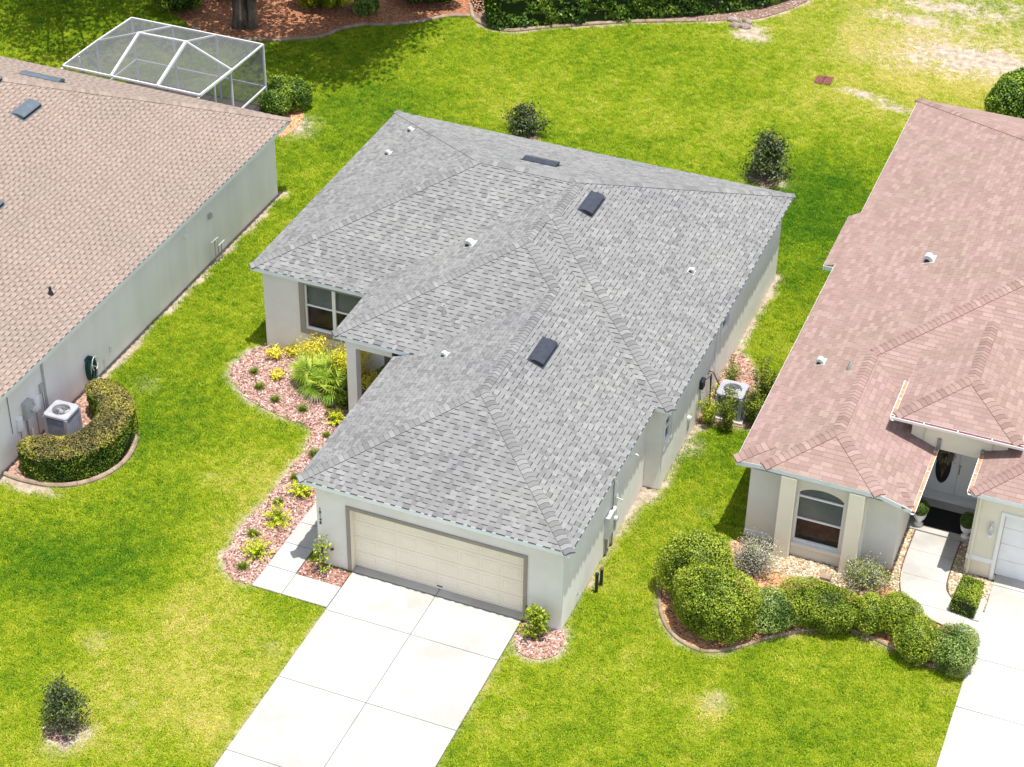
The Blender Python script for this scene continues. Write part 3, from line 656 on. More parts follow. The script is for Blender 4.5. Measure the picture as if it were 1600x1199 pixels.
for k, (p, lb) in enumerate(((PEB1, 'left of the right house walkway'), (PEBW, 'under the arched window'))):
    b = MB(); b.prism(p, .002, .02+.002*k); tag(b.build('pebble_bed', [q for q in M if q.startswith('bed_pebble')][0]), 'tan pebble strip '+lb, kind='structure')
    me = bpy.data.meshes.new('loose'); me.from_pydata([(x, y, .024) for x, y in p], [], [tuple(range(len(p)))])
    scatter('loose_pebbles', me, bpy.data.collections['chips_chip_pebblep'], 300, None, (.7, 1.25), .3, 'tan pebbles lying '+lb)

# ------------------------------------------------------------------ paving, slab by slab
def paving(name, rects, mat, label, z=.035, gap=.02):
    base = MB()
    for x0, y0, x1, y1 in rects: base.box(x0, y0, -.05, x1, y1, z-.018)
    o = tag(base.build(name, 'joint'), label, kind='structure')
    for x0, y0, x1, y1 in rects:
        b = MB(); b.box(x0+gap/2, y0+gap/2, -.04, x1-gap/2, y1-gap/2, z+rnd.uniform(-.001, .001)); b.build('slab', mat, o, bevel=.006)
    return o
ys = [.2, -1.39, -4.03, -6.72, -9.4, -12.1, -14.8, -17.5, -20.2]
paving('driveway', [(x0, b, x1, a) for a, b in zip(ys, ys[1:]) for x0, x1 in ((1.37, 3.78), (3.78, 6.2))], 'concrete', 'white concrete driveway of the grey roofed house')
paving('garage_apron', [(1.36, .215, 3.78, .62), (3.78, .215, 6.2, .62)], 'concrete_old', 'grey concrete threshold strip in front of the closed garage door', z=.03)
paving('walkway', [(-.83, -1.3, .04, -.42), (.04, -1.3, 1.36, -.44), (-.83, -.42, .02, .6), (-.83, .6, .36, 1.5), (-.83, 1.5, .36, 2.6), (-.83, 2.6, .36, 3.8), (-.83, 3.8, .36, 5.0), (-.83, 5.0, .36, 6.2)], 'concrete', 'white concrete walkway left of the garage', z=.033)
paving('entry_porch_floor', [(-1.25, 6.2, .36, 8.6)], 'concrete_old', 'concrete porch floor under the entry roof', z=.06)
ysr = [6.35, 3.4, 1.5, -1.2, -4, -7, -10, -13, -16, -19]
paving('driveway', [(x0, b, x1, a) for a, b in zip(ysr, ysr[1:]) for x0, x1 in ((17.18, 20.1), (20.1, 23.))], 'concrete_old', 'worn pale driveway of the pink roofed house')
paving('garage_apron', [(17.18, 6.36, 23, 6.9)], 'concrete_old', 'dark grey threshold of the right garage', z=.03)
b = MB(); b.prism(WALKR, -.04, .03); wr = tag(b.build('walkway', 'curb'), 'white concrete walkway curving from the entry of the pink roofed house to its driveway', kind='structure')
cuts = [9., 6.95, 5.9, 4.85, 2.]
for a, c in zip(cuts, cuts[1:]):
    q = [tuple(p) for p in WALKR]
    if sum(u[0]*v[1]-v[0]*u[1] for u, v in zip(q, q[1:]+q[:1])) < 0: q = q[::-1]
    band = [(13, c+.006), (20, c+.006), (20, a-.006), (13, a-.006)]
    pc = clip(q, band)
    if pc: s_ = MB(); s_.prism(pc, .0, .035); s_.build('slab', 'concrete', wr)
bd = MB()
for seq in (WALKR[:26], WALKR[26:]):
    bd.tube([(x, y, .038) for x, y in seq], .018, 6)
tag(bd.build('walkway_edging', 'brownpipe'), 'thin dark red edging strip along the curved walkway', 'edging')

def curb(pts, label, wd=.13, h=.09, step=1.0):
    root = thing('bed_curb', (pts[0][0], pts[0][1], 0), label, 'curb')
    # dense polyline cut into cast pieces about a metre long
    P = [Vector((*p, 0)) for p in pts]; segs = []; cur = [P[0]]; L = 0
    for a, b_ in zip(P, P[1:]):
        cur.append(b_); L += (b_-a).length
        if L > step: segs.append(cur); cur = [b_]; L = 0
    if len(cur) > 1: segs.append(cur)
    for s_ in segs:
        b = MB(); rings = []
        for i, p in enumerate(s_):
            d = (s_[min(i+1, len(s_)-1)]-s_[max(i-1, 0)]).normalized(); n = Vector((-d.y, d.x, 0)); e = d*(.006 if i == 0 else -.006 if i == len(s_)-1 else 0)
            rings.append([p+e+n*wd/2+Vector((0, 0, -.04)), p+e-n*wd/2+Vector((0, 0, -.04)), p+e-n*wd/2+Vector((0, 0, h*.5)), p+e-n*wd*.25+Vector((0, 0, h*.95)), p+e+n*wd*.3+Vector((0, 0, h)), p+e+n*wd/2+Vector((0, 0, h*.7))])
        b.grid(rings); b.build('curb_piece', 'curb', root)
curb(curbL, 'weathered concrete kerb curving around the hedge at the left house')
curb(curbR[2:], 'low brown kerb winding along the rounded hedge of the right house', .09, .06)
curb(bedTop, 'brown kerb at the front of the orange mulch bed under the trees', .16, .1)
curb(bedH[:34], 'pale kerb curving at the front of the long back hedge', .16, .1)

# ------------------------------------------------------------------ windows and other house fittings
def frame_mat(p, dirv, nout):
    """local frame of a wall: x along the wall, y up, z outwards"""
    d = Vector(dirv).normalized(); n = Vector(nout).normalized(); u = Vector((0, 0, 1)); p = Vector(p)
    return lambda a, b_, c: tuple(p+d*a+u*b_+n*c)
class LB(MB):
    def __init__(s, F): super().__init__(); s.F = F
    def lbox(s, a0, b0, c0, a1, b1, c1, tone=.5, m=0):
        s.grid([[s.F(a0, b, c0), s.F(a1, b, c0), s.F(a1, b, c1), s.F(a0, b, c1)] for b in (b0, b1)], tone=tone, m=m)
def window(house, p, dirv, nout, W, H, lights, rail=.5, depth=.1, blinds=True, fw=.045, fmat='white', trim=None, tmat='taupe', sill=False, label=None, room_backing='room'):
    """p = lower left corner of the opening on the outer wall face; lights = number of side by side lights"""
    F = frame_mat(p, dirv, nout); z0 = -depth
    f = LB(F)
    f.lbox(0, 0, z0-.04, W, fw, z0+.03); f.lbox(0, H-fw, z0-.04, W, H, z0+.03); f.lbox(0, fw, z0-.04, fw, H-fw, z0+.03); f.lbox(W-fw, fw, z0-.04, W, H-fw, z0+.03)
    o = f.build('window', fmat, house, label=label)
    xs = [W*k/lights for k in range(lights+1)]
    for k in range(1, lights): m_ = LB(F); m_.lbox(xs[k]-.055, fw, z0-.04, xs[k]+.055, H-fw, z0+.035); m_.build('mullion', fmat, o)
    for k in range(lights):
        a, c = xs[k]+(fw if k == 0 else .055), xs[k+1]-(fw if k == lights-1 else .055)
        if rail: r_ = LB(F); r_.lbox(a, H*rail-.025, z0-.03, c, H*rail+.025, z0+.02); r_.build('sash_rail', fmat, o)
        for b0, b1, zz in (((fw, H*rail-.025, -.012), (H*rail+.025, H-fw, 0)) if rail else ((fw, H-fw, 0),)):
            g = LB(F); g.lbox(a, b0, z0-.012+zz, c, b1, z0-.006+zz); g.build('pane', 'glass', o)
    if blinds:
        bl = LB(F); y = H*(rail or .5)-.05 if blinds == 1 else fw
        while y < H-fw:
            bl.face([F(fw, y, z0-.06), F(W-fw, y, z0-.06), F(W-fw, y+.022, z0-.085), F(fw, y+.022, z0-.085)]); y += .042
        bl.build('blind_slats', 'blind', o, kind='stuff')
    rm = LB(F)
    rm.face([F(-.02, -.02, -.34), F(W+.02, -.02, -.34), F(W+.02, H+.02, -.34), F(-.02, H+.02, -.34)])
    rm.build('room', room_backing, o)  # flat dark sheet in place of a shaded room
    if trim:
        t = LB(F); q = trim
        t.lbox(-q, -q, .0, W+q, 0, .03); t.lbox(-q, H, 0, W+q, H+q*.6, .03); t.lbox(-q, 0, 0, 0, H, .03); t.lbox(W, 0, 0, W+q, H, .03)
        t.build('window_trim', tmat, house)
    return o
def text_mesh(txt, size, F, mat, parent, name, thick=.006):
    cu = bpy.data.curves.new(name, 'FONT'); cu.body = txt; cu.size = size; cu.extrude = thick/2; cu.align_x = 'CENTER'
    tmp = bpy.data.objects.new(name, cu); COL.objects.link(tmp); bpy.context.view_layer.update()
    me = bpy.data.meshes.new_from_object(tmp.evaluated_get(bpy.context.evaluated_depsgraph_get())); bpy.data.objects.remove(tmp); bpy.data.curves.remove(cu)
    org = root_org(parent)
    for v in me.vertices: v.co = Vector(F(v.co.x, v.co.y, v.co.z+thick))-org
    me.materials.clear(); return link(name, me, parent, (mat,))
def wall_box(house, F, a0, b0, a1, b1, d, name, mat, lid=True, bevel=.006):
    b = LB(F); b.lbox(a0, b0, .0, a1, b1, d); o = b.build(name, mat, house, bevel=bevel)
    if lid: c = LB(F); c.lbox(a0+.02, b0+.02, d, a1-.02, b1-.02, d+.012); c.build('lid', mat, o)
    return o

# ------------------------------------------------------------------ the grey roofed house in the middle
Wg, Wr, yj, D, Xl, yL, Xp, yp = 7.513, 7.981, 6.531, 18.966, -5.867, 8.429, -1.889, 5.929
hg, hp, hl, hm, p, pl, pr = 2.913, 3.183, 2.977, 2.962, .395, .4067, .3766
RM = (hm+pr*Wr, -pr, 0); GR = (hg+pr*Wg, -pr, 0); GL = (hg, p, 0); GF = (hg, 0, p); PF = (hp-p*yp, 0, p); PL = (hp-pl*Xp, pl, 0)
LF = (hl-p*yL, 0, p); LLp = (hl-p*Xl, p, 0); BK = (hm+p*D, 0, -p); MF = (hm-p*yj, 0, p)
H1 = thing('gray_roof_house', (1.05, 9.5, 0), 'single storey pale stucco house with grey shingle hip roof and wide two car garage door', 'house')
R6 = isect(GL, GR, GF); R5 = isect(PF, GL, GR); R4 = isect(PL, PF, GR); R3 = isect(RM, MF, PL); R3b = isect(MF, GR, PL)
T_ = isect(LF, BK, RM); J = isect(RM, LF, PL); R1 = isect(LF, LLp, BK)
xv = (hp-hg)/p; xj = Wg-(hm-hg)/pr; yv = yL+(hp-hl)/p
xy = lambda q: (q[0], q[1])
rf = Roof(H1, 'roof_grey')
rf.face(GF, [(0, 0), (Wg, 0), xy(R6)])
rf.face(GL, [(0, 0), xy(R6), xy(R5), (xv, yp), (0, yp)])
rf.face(PF, [(Xp, yp), (xv, yp), xy(R5), xy(R4)])
rf.face(PL, [(Xp, yp), xy(R4), xy(R3b), xy(R3), xy(J), (Xp, yv)])
rf.face(GR, [(Wg, 0), (Wg, yj), (xj, yj), xy(R3b), xy(R4), xy(R5), xy(R6)])
rf.face(MF, [(xj, yj), (Wr, yj), xy(R3), xy(R3b)])
rf.face(RM, [(Wr, yj), (Wr, D), xy(T_), xy(J), xy(R3)])
rf.face(BK, [(Wr, D), (Xl, D), xy(R1), xy(T_)])
rf.face(LLp, [(Xl, D), (Xl, yL), xy(R1)])
rf.face(LF, [(Xl, yL), (Xp, yL), (Xp, yv), xy(J), xy(T_), xy(R1)])
for a, b_, u, v in [((0, 0, hg), R6, GL, GF), ((Wg, 0, hg), R6, GR, GF), (R6, R5, GL, GR), (R5, R4, PF, GR), ((Xp, yp, hp), R4, PL, PF), (R4, R3b, PL, GR), (R3b, R3, PL, MF),
                    (R3, J, PL, RM), ((Wr, yj, hm), R3, RM, MF), ((Wr, D, hm), T_, RM, BK), (R1, T_, LF, BK), ((Xl, D, hl), R1, LLp, BK), ((Xl, yL, hl), R1, LLp, LF)]:
    rf.cap_line(a, b_, u, v)
deck1 = rf.finish()
e = MB(); edge_board(e, [(0, yp), (0, 0)], hg); edge_board(e, [(0, 0), (Wg, 0)], hg); edge_board(e, [(Wg, 0), (Wg, yj)], hg); edge_board(e, [(xj-.05, yj), (Wr, yj)], hm); edge_board(e, [(Wr, yj), (Wr, D)], hm)
edge_board(e, [(Wr, D), (Xl, D)], hm); edge_board(e, [(Xl, D), (Xl, yL)], hl); edge_board(e, [(Xl, yL), (Xp+.3, yL)], hl); edge_board(e, [(Xp, yv), (Xp, yp)], hp); edge_board(e, [(Xp, yp), (xv, yp)], hp)
e.build('fascia', 'fascia', H1)
s = MB(); s.box(.04, .04, hg-.165, Wg-.04, yj+1, hg-.145); s.box(Xl+.04, yL+.04, hl-.165, Wr-.04, D-.04, hl-.15); s.box(4, yj+.04, hm-.17, Wr-.04, yL+.5, hm-.155); s.box(Xp+.04, yp+.04, hp-.165, .5, yL+1, hp-.15)
s.build('soffit', 'fascia', H1)
w_ = MB(); top = 2.77
w_.wall((.38, .25), (7.27, .25), 0, top, [(.96, 5.83, 0, 2.13, .24)])
w_.wall((7.27, .25), (7.27, 6.7), 0, top)
w_.wall((7.27, 6.7), (7.73, 6.7), 0, top+.03)
w_.wall((7.73, 6.7), (7.73, 18.72), 0, top+.03, [(.2, .82, 1.35, 2.3, .1), (5.5, 6.15, 1.72, 2.35, .1)])
w_.wall((7.73, 18.72), (-5.6, 18.72), 0, top+.03); w_.wall((-5.6, 18.72), (-5.6, 8.68), 0, top+.03)
w_.wall((-5.6, 8.68), (.38, 8.68), 0, 3.1, [(1.38, 3.3, 1.0, 2.62, .1), (4.25, 5.2, .06, 2.15, .12)])
w_.wall((.38, 8.68), (.38, .25), 0, top)
w_.build('wall', 'stucco', H1)
pc = MB(); pc.box(-1.97, 8.42, 0, -1.5, 8.67, 3.0); pc.build('entry_pier', 'stucco', H1)
pc = MB(); pc.box(-1.58, 6.12, 0, -1.28, 6.42, 2.72); pc.build('porch_column', 'stucco', H1, bevel=.01)
pc = MB(); pc.box(-1.6, 6.1, 2.722, .37, 6.44, 3.02); pc.box(-1.6, 6.442, 2.722, -1.27, 8.66, 3.02); pc.build('porch_beam', 'stucco', H1)
# garage door with its raised panels
gd = MB(); gd.box(1.34, .50, .02, 6.21, .54, 2.13)
gdo = gd.build('garage_door', 'door', H1)
for r_ in range(4):
    z0 = .03+r_*.525; sc_ = MB(); sc_.box(1.35, .485, z0+.004, 6.20, .50, z0+.519); so_ = sc_.build('door_section', 'door', gdo, bevel=.004)
    for c_ in range(8):
        x0 = 1.44+c_*.588; q = MB(); yo = .485
        ring = lambda ins, yy: [(x0+ins, yy, z0+.10+ins), (x0+.50-ins, yy, z0+.10+ins), (x0+.50-ins, yy, z0+.42-ins), (x0+ins, yy, z0+.42-ins)]
        q.grid([ring(-.012, yo+.002), ring(0, yo-.012), ring(.022, yo-.003), ring(.05, yo-.003), ring(.07, yo-.011)], cap=True); q.build('door_panel', 'door', gdo)
hd = MB(); hd.box(3.7, .47, .12, 3.86, .482, .15); hd.build('door_handle', 'black', gdo)
st = MB(); st.box(1.34, .49, .001, 6.21, .545, .03); st.build('weather_strip', 'black', gdo)
tr = MB(); tr.box(1.24, .215, .03, 1.338, .249, 2.232); tr.box(6.212, .215, .03, 6.31, .249, 2.232); tr.box(1.338, .215, 2.132, 6.212, .249, 2.232); tr.build('garage_door_trim', 'taupe', H1)
jb = MB(); jb.box(1.3405, .252, .03, 1.352, .484, 2.128); jb.box(6.198, .252, .03, 6.2095, .484, 2.128); jb.box(1.353, .252, 2.116, 6.197, .484, 2.1285); jb.build('door_jamb', 'door', H1)
Fg = frame_mat((.38, .25, 0), (1, 0, 0), (0, -1, 0))
for k, c in enumerate('10148'): text_mesh(c, .135, frame_mat((.48, .25, 1.83-k*.118), (1, 0, 0), (0, -1, 0)), 'black', H1, 'house_number', .012)
bb = LB(Fg); bb.lbox(.40, .60, 0, .44, .64, .1); o_ = bb.build('hose_bib', 'brass', H1); q = LB(Fg); q.lbox(.36, .63, .05, .48, .66, .075); q.build('tap_handle', 'black', o_)
window(H1, (-4.22, 8.68, 1.0), (1, 0, 0), (0, -1, 0), 1.9, 1.6, 2, .52, .08, blinds=1, trim=.17)
window(H1, (7.73, 6.9, 1.35), (0, 1, 0), (1, 0, 0), .62, .95, 1, .5, .06, blinds=False, trim=.1, tmat='stucco')
window(H1, (7.73, 12.2, 1.72), (0, 1, 0), (1, 0, 0), .65, .63, 1, 0, .06, blinds=False, trim=.1, tmat='stucco')
fd = MB(); fd.box(-1.33, 8.74, .06, -.42, 8.79, 2.14); fdo = fd.build('front_door', 'black', H1); q = MB(); q.box(-1.2, 8.725, .3, -.95, 8.738, 1.9); q.box(-.8, 8.725, .3, -.55, 8.738, 1.9); q.build('door_panel', 'black', fdo)
q = MB(); q.tube([(-.5, 8.70, .98), (-.5, 8.70, 1.1)], .015, 6); q.build('handle', 'brass', fdo)
# black down-light on the porch fascia and small wall fittings
q = MB(); q.lathe((.0, 6.02, 2.9), [(.02, .17), (.07, .14), (.09, .0), (.07, 0)], 12); q.build('porch_light', 'black', H1)
Fr = frame_mat((7.27, .25, 0), (0, 1, 0), (1, 0, 0))
wall_box(H1, Fr, 3.12, .66, 3.5, 1.38, .13, 'meter_box', 'greypaint'); 
mb_ = wall_box(H1, Fr, 3.58, .55, 3.8, 1.30, .11, 'breaker_box', 'greypaint')
q = LB(Fr); q.tube([Fr(3.25, .0, .05), Fr(3.25, .66, .05)], .03, 8); q.tube([Fr(3.72, 0, .05), Fr(3.72, .55, .05)], .02, 8); q.tube([Fr(3.64, 1.3, .05), Fr(3.64, 2.74, .05)], .018, 8); q.build('conduit', 'greypipe', H1)
mt = MB(); mt.tube([Fr(3.66, 1.0, .11), Fr(3.66, 1.0, .2)], .08, 14); mt.build('meter_dial', 'galv', H1)
for a, z_ in ((3.86, 1.95), (3.95, 1.45)): q = LB(Fr); q.lbox(a, z_, 0, a+.1, z_+.1, .07); q.build('junction_box', 'white', H1, bevel=.005)
q = MB(); q.tube([Fr(3.92, 1.5, .06), Fr(4.05, 1.35, .18), Fr(4.15, 1.2, .12)], .012, 6); q.build('cable', 'white', H1)
q = MB(); q.lathe(Fr(5.1, 2.12, .03), [(.03, -.05), (.045, 0), (.03, .04)], 10); q.tube([Fr(5.1, 2.14, 0), Fr(5.1, 2.14, .2), Fr(5.1, 2.1, .22)], .015, 6); q.build('security_camera', 'white', H1)
q = MB(); q.tube([Fr(1.05, .0, .12), Fr(1.05, .42, .12), Fr(1.07, .5, .08), Fr(1.09, .42, .04), Fr(1.09, .3, .02)], .012, 6); q.build('drain_pipe', 'galv', H1)
F2 = frame_mat((7.73, 6.7, 0), (0, 1, 0), (1, 0, 0))
q = LB(F2); q.lbox(3.5, 1.12, 0, 3.75, 1.42, .12); q.build('disconnect_box', 'black', H1, bevel=.02)
q = MB(); q.tube([F2(3.72, 1.3, .08), F2(3.9, 1.4, .2), F2(3.95, 1.0, .22), F2(4.0, .3, .25), F2(4.1, .12, .4)], .018, 6); q.build('cable', 'black', H1)
q = MB(); q.tube([F2(4.35, 1.15, 0), F2(4.35, 1.15, .12), F2(4.35, .2, .13), F2(4.35, .1, .4)], .022, 6); q.tube([F2(4.48, 1.15, 0), F2(4.48, 1.13, .14), F2(4.5, .8, .3), F2(4.55, .5, .5)], .022, 6); q.build('refrigerant_pipe', 'brownpipe', H1)
q = LB(F2); q.lbox(2.5, .72, 0, 2.6, .8, .09); q.build('outlet_box', 'white', H1); q = MB(); q.tube([F2(2.55, .72, .05), F2(2.55, .3, .03)], .012, 6); q.build('wire', 'greypipe', H1)
q = LB(F2); q.lbox(4.95, .0, .0, 5.05, 2.74, .06); q.build('downspout', 'stucco', H1)
ridge_vent(H1, RM, 3.23, 13.0); ridge_vent(H1, GR, 4.36, 6.16); ridge_vent(H1, BK, .76, 15.23)
gooseneck(H1, PL, .43, 10.42, 0.255); gooseneck(H1, GL, 1.68, 5.68, 0.176); gooseneck(H1, RM, 6.57, 12.56, 0.176); gooseneck(H1, LLp, -4.45, 16.96, 0.176); gooseneck(H1, LLp, -4.49, 15.31, 0.176)
stack(H1, PF, .93, 7.35, .045, .25, 'greypaint'); stack(H1, RM, 5.91, 11.77, .04, .25)

# ------------------------------------------------------------------ the tan roofed house on the left, seen from its blank side
H2 = thing('tan_roof_house', (-16.5, 5, 0), 'long house with tan pink shingle roof and blank pale grey side wall', 'house')
pT = .38; zR = 2.9; yB = 17.17; pb = .477
LR = (zR+pT*-9.0, -pT, 0); LB_ = (zR+pb*yB, 0, -pb)
kx = pT/(pT+0)                                        # hip runs where both planes are equally high
def hipB(x): return (zR+pb*yB-(zR+pT*(-9.0-x)))/pb
xc = -17.3; zc = zat(LR, xc, 0); yR = hipB(xc)
LW = (zc+pT*-xc, pT, 0)                               # the far slope, mirrored behind the ridge
LW = (zc-pT*xc, pT, 0)
yF = -8.0; LFr = (zR-pb*yF, 0, pb); yFr = (zc-(zR-pb*yF))/pb
r2 = Roof(H2, 'roof_tan', style=1, capw=.17)
r2.face(LR, [(-9.0, yF), (-9.0, yB), (xc, yR), (xc, yFr)])
r2.face(LB_, [(-9.0, yB), (2*xc+9.0, yB), (xc, yR)])
r2.face(LW, [(2*xc+9.0, yF), (xc, yFr), (xc, yR), (2*xc+9.0, yB)])
r2.face(LFr, [(-9.0, yF), (xc, yFr), (2*xc+9.0, yF)])
r2.cap_line((-9.0, yB, zR), (xc, yR, zc), LR, LB_); r2.cap_line((xc, yFr, zc), (xc, yR, zc), LW, LR); r2.cap_line((2*xc+9, yB, zR), (xc, yR, zc), LW, LB_)
xg, yg, zg = -13.35, 7.2, zat(LR, -13.35, 0)
r2.finish()
e = MB(); xw = 2*xc+9.0
edge_board(e, [(-9.0, yF), (-9.0, yB)], zR, .2); edge_board(e, [(-9.0, yB), (xw, yB)], zR, .2); edge_board(e, [(xw, yB), (xw, yF)], zR, .2); edge_board(e, [(xw, yF), (-9.0, yF)], zR, .2); e.build('fascia', 'white', H2)
s = MB(); s.box(xw+.04, yF+.04, zR-.15, -9.04, yB-.04, zR-.135); s.build('soffit', 'fascia', H2)
w_ = MB(); w_.wall((-9.5, -7.5), (-9.5, 16.9), 0, 2.76); w_.wall((-9.5, 16.9), (xw+.5, 16.9), 0, 2.76); w_.wall((xw+.5, 16.9), (xw+.5, -7.5), 0, 2.76); w_.wall((xw+.5, -7.5), (-9.5, -7.5), 0, 2.76); w_.build('wall', 'stucco_left', H2)
b = MB(); b.box(-9.499, 2.62, 0, -9.44, 3.24, 2.74); b.build('wall_pilaster', 'stucco_left', H2)
b = MB(); b.box(-9.499, 2.56, 0, -9.465, 2.615, 2.74); b.box(-9.499, 3.245, 0, -9.475, 3.28, 2.74); b.build('expansion_joint', 'greypaint', H2)
b = MB(); b.tube([(-9.48, .88, .9), (-9.48, .88, 2.74)], .012, 6); b.build('conduit', 'greypipe', H2)
b = MB(); b.box(-9.499, -.4, 0, -9.49, -.38, 2.74); b.build('expansion_joint', 'greypaint', H2)
FL = frame_mat((-9.5, 0, 0), (0, 1, 0), (1, 0, 0))
o_ = wall_box(H2, FL, 1.45, .98, 1.78, 1.55, .14, 'meter_box', 'greypaint'); wall_box(H2, FL, 1.92, .95, 2.16, 1.42, .12, 'breaker_box', 'white'); wall_box(H2, FL, 1.12, .80, 1.32, 1.22, .09, 'disconnect_box', 'white'); wall_box(H2, FL, 2.34, 1.32, 2.5, 1.6, .07, 'junction_box', 'greypaint')
b = MB(); b.tube([FL(1.72, 1.25, .14), FL(1.72, 1.25, .24)], .085, 14); b.build('meter_dial', 'galv', H2)
for a, z0, r_ in ((1.55, .98, .025), (1.2, .8, .012), (2.02, .95, .012), (2.42, 1.32, .014)): b = MB(); b.tube([FL(a, 0, .05), FL(a, z0, .05)], r_, 8); b.build('conduit', 'greypipe', H2)
b = MB(); b.tube([FL(1.7, .0, .07), FL(1.7, .5, .07)], .03, 8); b.build('conduit', 'white', H2)
b = MB(); b.tube([FL(.95, .42, .0), FL(.95, .42, .1), FL(1.25, .44, .1), FL(1.25, .44, 0)], .012, 6); b.build('hose_bib', 'galv', H2)
b = LB(FL); b.lbox(12.2, 1.62, 0, 12.36, 1.78, .1); b.build('outlet_box', 'greypaint', H2, bevel=.005)
b = MB(); b.tube([FL(5.6, .0, .03), FL(5.6, .38, .03), FL(5.68, .4, .06), FL(5.75, .38, .04)], .013, 6); b.tube([FL(6.0, .42, .03), FL(6.0, .62, .05)], .03, 8); b.build('drain_pipe', 'white', H2)
b = LB(FL); b.lbox(10.7, 1.72, 0, 10.9, 1.86, .06); b.build('wall_vent', 'white', H2)
ridge_vent(H2, LR, -14.85, 10.75, 1.0, .42, 'ventgrey'); ridge_vent(H2, LB_, -16.2, 13.6, 1.5, .4, 'ventgrey'); ridge_vent(H2, LR, -16.3, 10.9, 1.0, .42, 'ventgrey'); ridge_vent(H2, LR, -13.2, 6.05, 1.0, .42, 'ventgrey')
stack(H2, LR, -10.12, 4.35, .045, .24, 'black')

# ------------------------------------------------------------------ the pink roofed house on the right
H3 = thing('pink_roof_house', (17, 16, 0), 'cream house with faded pink brown hip roof, arched window and recessed double entry door', 'house')
q_ = .366; zw = 3.52; xr = 12.5; yw = 6.75; yF2 = 10.6
WL3 = (zw-q_*xr, q_, 0); WR3 = (zw+q_*xr, -q_, 0); WF3 = (2.95-q_*5.2, 0, q_); F23 = (zw-q_*yF2, 0, q_)
xL, xS, yBk = 10.12, 9.77, 27.6; B3 = (zat(WL3, xL, 0)+q_*yBk, 0, -q_)
xC = 19.85; zC = zat(WL3, xC, 0); yC1 = (zC-F23[0])/F23[2]; yC2 = (B3[0]-zC)/q_
xE = 2*xC-xL; E3 = (zC+q_*xC, -q_, 0)
# entry gable
ex0, ex1, ey, ez = 13.75, 17.06, 7.85, 3.6; EL3 = (ez-q_*ex0, q_, 0); ER3 = (ez+q_*ex1, -q_, 0); EF3 = (ez-q_*ey, 0, q_)
exm = (ex0+ex1)/2; eyf = ey+(ex1-ex0)/2; ezp = zat(EL3, exm, 0); eyb = (ezp-F23[0])/q_; eye = (ez-F23[0])/q_
# garage wing
gx0, gx1, gy = 16.2, 24.2, 6.3; gz = 2.92; qg = q_; GLw = (gz-qg*gx0, qg, 0); GFw = (gz-qg*gy, 0, qg); gxm = (gx0+gx1)/2; gyf = gy+(gx1-gx0)/2; gzp = zat(GLw, gxm, 0); GRw = (gz+qg*gx1, -qg, 0); gyb = (gzp-F23[0])/q_
yE0 = (2.65-F23[0])/q_                                 # where the main front slope would reach the low eave
r3 = Roof(H3, 'roof_pink', style=2, capw=.17)
xB0, xB1 = 10.94, 14.06
r3.face(WL3, [(xL, 5.51), (xB0, 5.2), (xr, yw), (xr, yF2), (xC, yC1), (xC, yC2), (xL, yBk), (xL, 19.3), (xS, 19.1), (xS, 15.95), (xL, 15.95)])
r3.face(WF3, [(xB0, 5.2), (xB1, 5.2), (xr, yw)])
xl_low = 14.88
r3.face(WR3, [(xB1, 5.2), (xl_low, 5.3), (xl_low, 8.2), (xr, yF2), (xr, yw)])
r3.face(F23, [(xr, yF2), (13.5, 9.6), (16.25, 9.6), (16.25, 8.97), (24, 8.97), (24, 8.22), (xE, 8.22), (xC, yC1)])
r3.face(EL3, [(ex0, ey), (exm, eyf), (exm, eyb), (ex0, eye)])
r3.face(EF3, [(ex0, ey), (ex1, ey), (exm, eyf)])
r3.face(ER3, [(ex1, ey), (ex1, eye), (exm, eyb), (exm, eyf)])
r3.face(GLw, [(gx0, gy), (gxm, gyf), (gxm, gyb), (gx0, (gz-F23[0])/q_)])
r3.face(GFw, [(gx0, gy), (gx1, gy), (gxm, gyf)]); r3.face(GRw, [(gx1, gy), (gx1, (gz-F23[0])/q_), (gxm, gyb), (gxm, gyf)])
r3.face(B3, [(xL, yBk), (xC, yC2), (xE, yBk)]); r3.face(E3, [(xE, 8.22), (xE, yBk), (xC, yC2), (xC, yC1)])
z3 = lambda pl_, x, y: (x, y, zat(pl_, x, y))
for a, b_, u, v in [(z3(WL3, xB0, 5.2), (xr, yw, zw), WL3, WF3), (z3(WR3, xB1, 5.2), (xr, yw, zw), WR3, WF3), ((xr, yw, zw), (xr, yF2, zw), WL3, WR3), ((xr, yF2, zw), (xC, yC1, zC), WL3, F23),
                    (z3(WL3, xL, 5.51), z3(WL3, 10.95, 6.15), WL3, WF3), (z3(WL3, xL, yBk), (xC, yC2, zC), WL3, B3), ((ex0, ey, ez), (exm, eyf, ezp), EL3, EF3), ((ex1, ey, ez), (exm, eyf, ezp), ER3, EF3),
                    ((exm, eyf, ezp), (exm, eyb, ezp), EL3, ER3), ((gx0, gy, gz), (gxm, gyf, gzp), GLw, GFw), ((gx1, gy, gz), (gxm, gyf, gzp), GRw, GFw), (z3(WR3, 14.8, 5.35), z3(WR3, 14.25, 6.1), WR3, WF3)]:
    r3.cap_line(a, b_, u, v)
r3.finish()
e = MB(); zL = zat(WL3, xL, 0)
edge_board(e, [(xL, 15.95), (xL, 5.51)], zL, .15)
for a, b_, za, zb in (((xL, 5.51), (xB0, 5.2), zL, 2.95), ((xB0, 5.2), (xB1, 5.2), 2.95, 2.95), ((xB1, 5.2), (xl_low, 5.3), 2.95, zat(WR3, xl_low, 0))):
    edge_board(e, [a, b_], 0, .15, zfun=lambda x, y, a=a, b_=b_, za=za, zb=zb: za+(zb-za)*(x-a[0])/(b_[0]-a[0]))
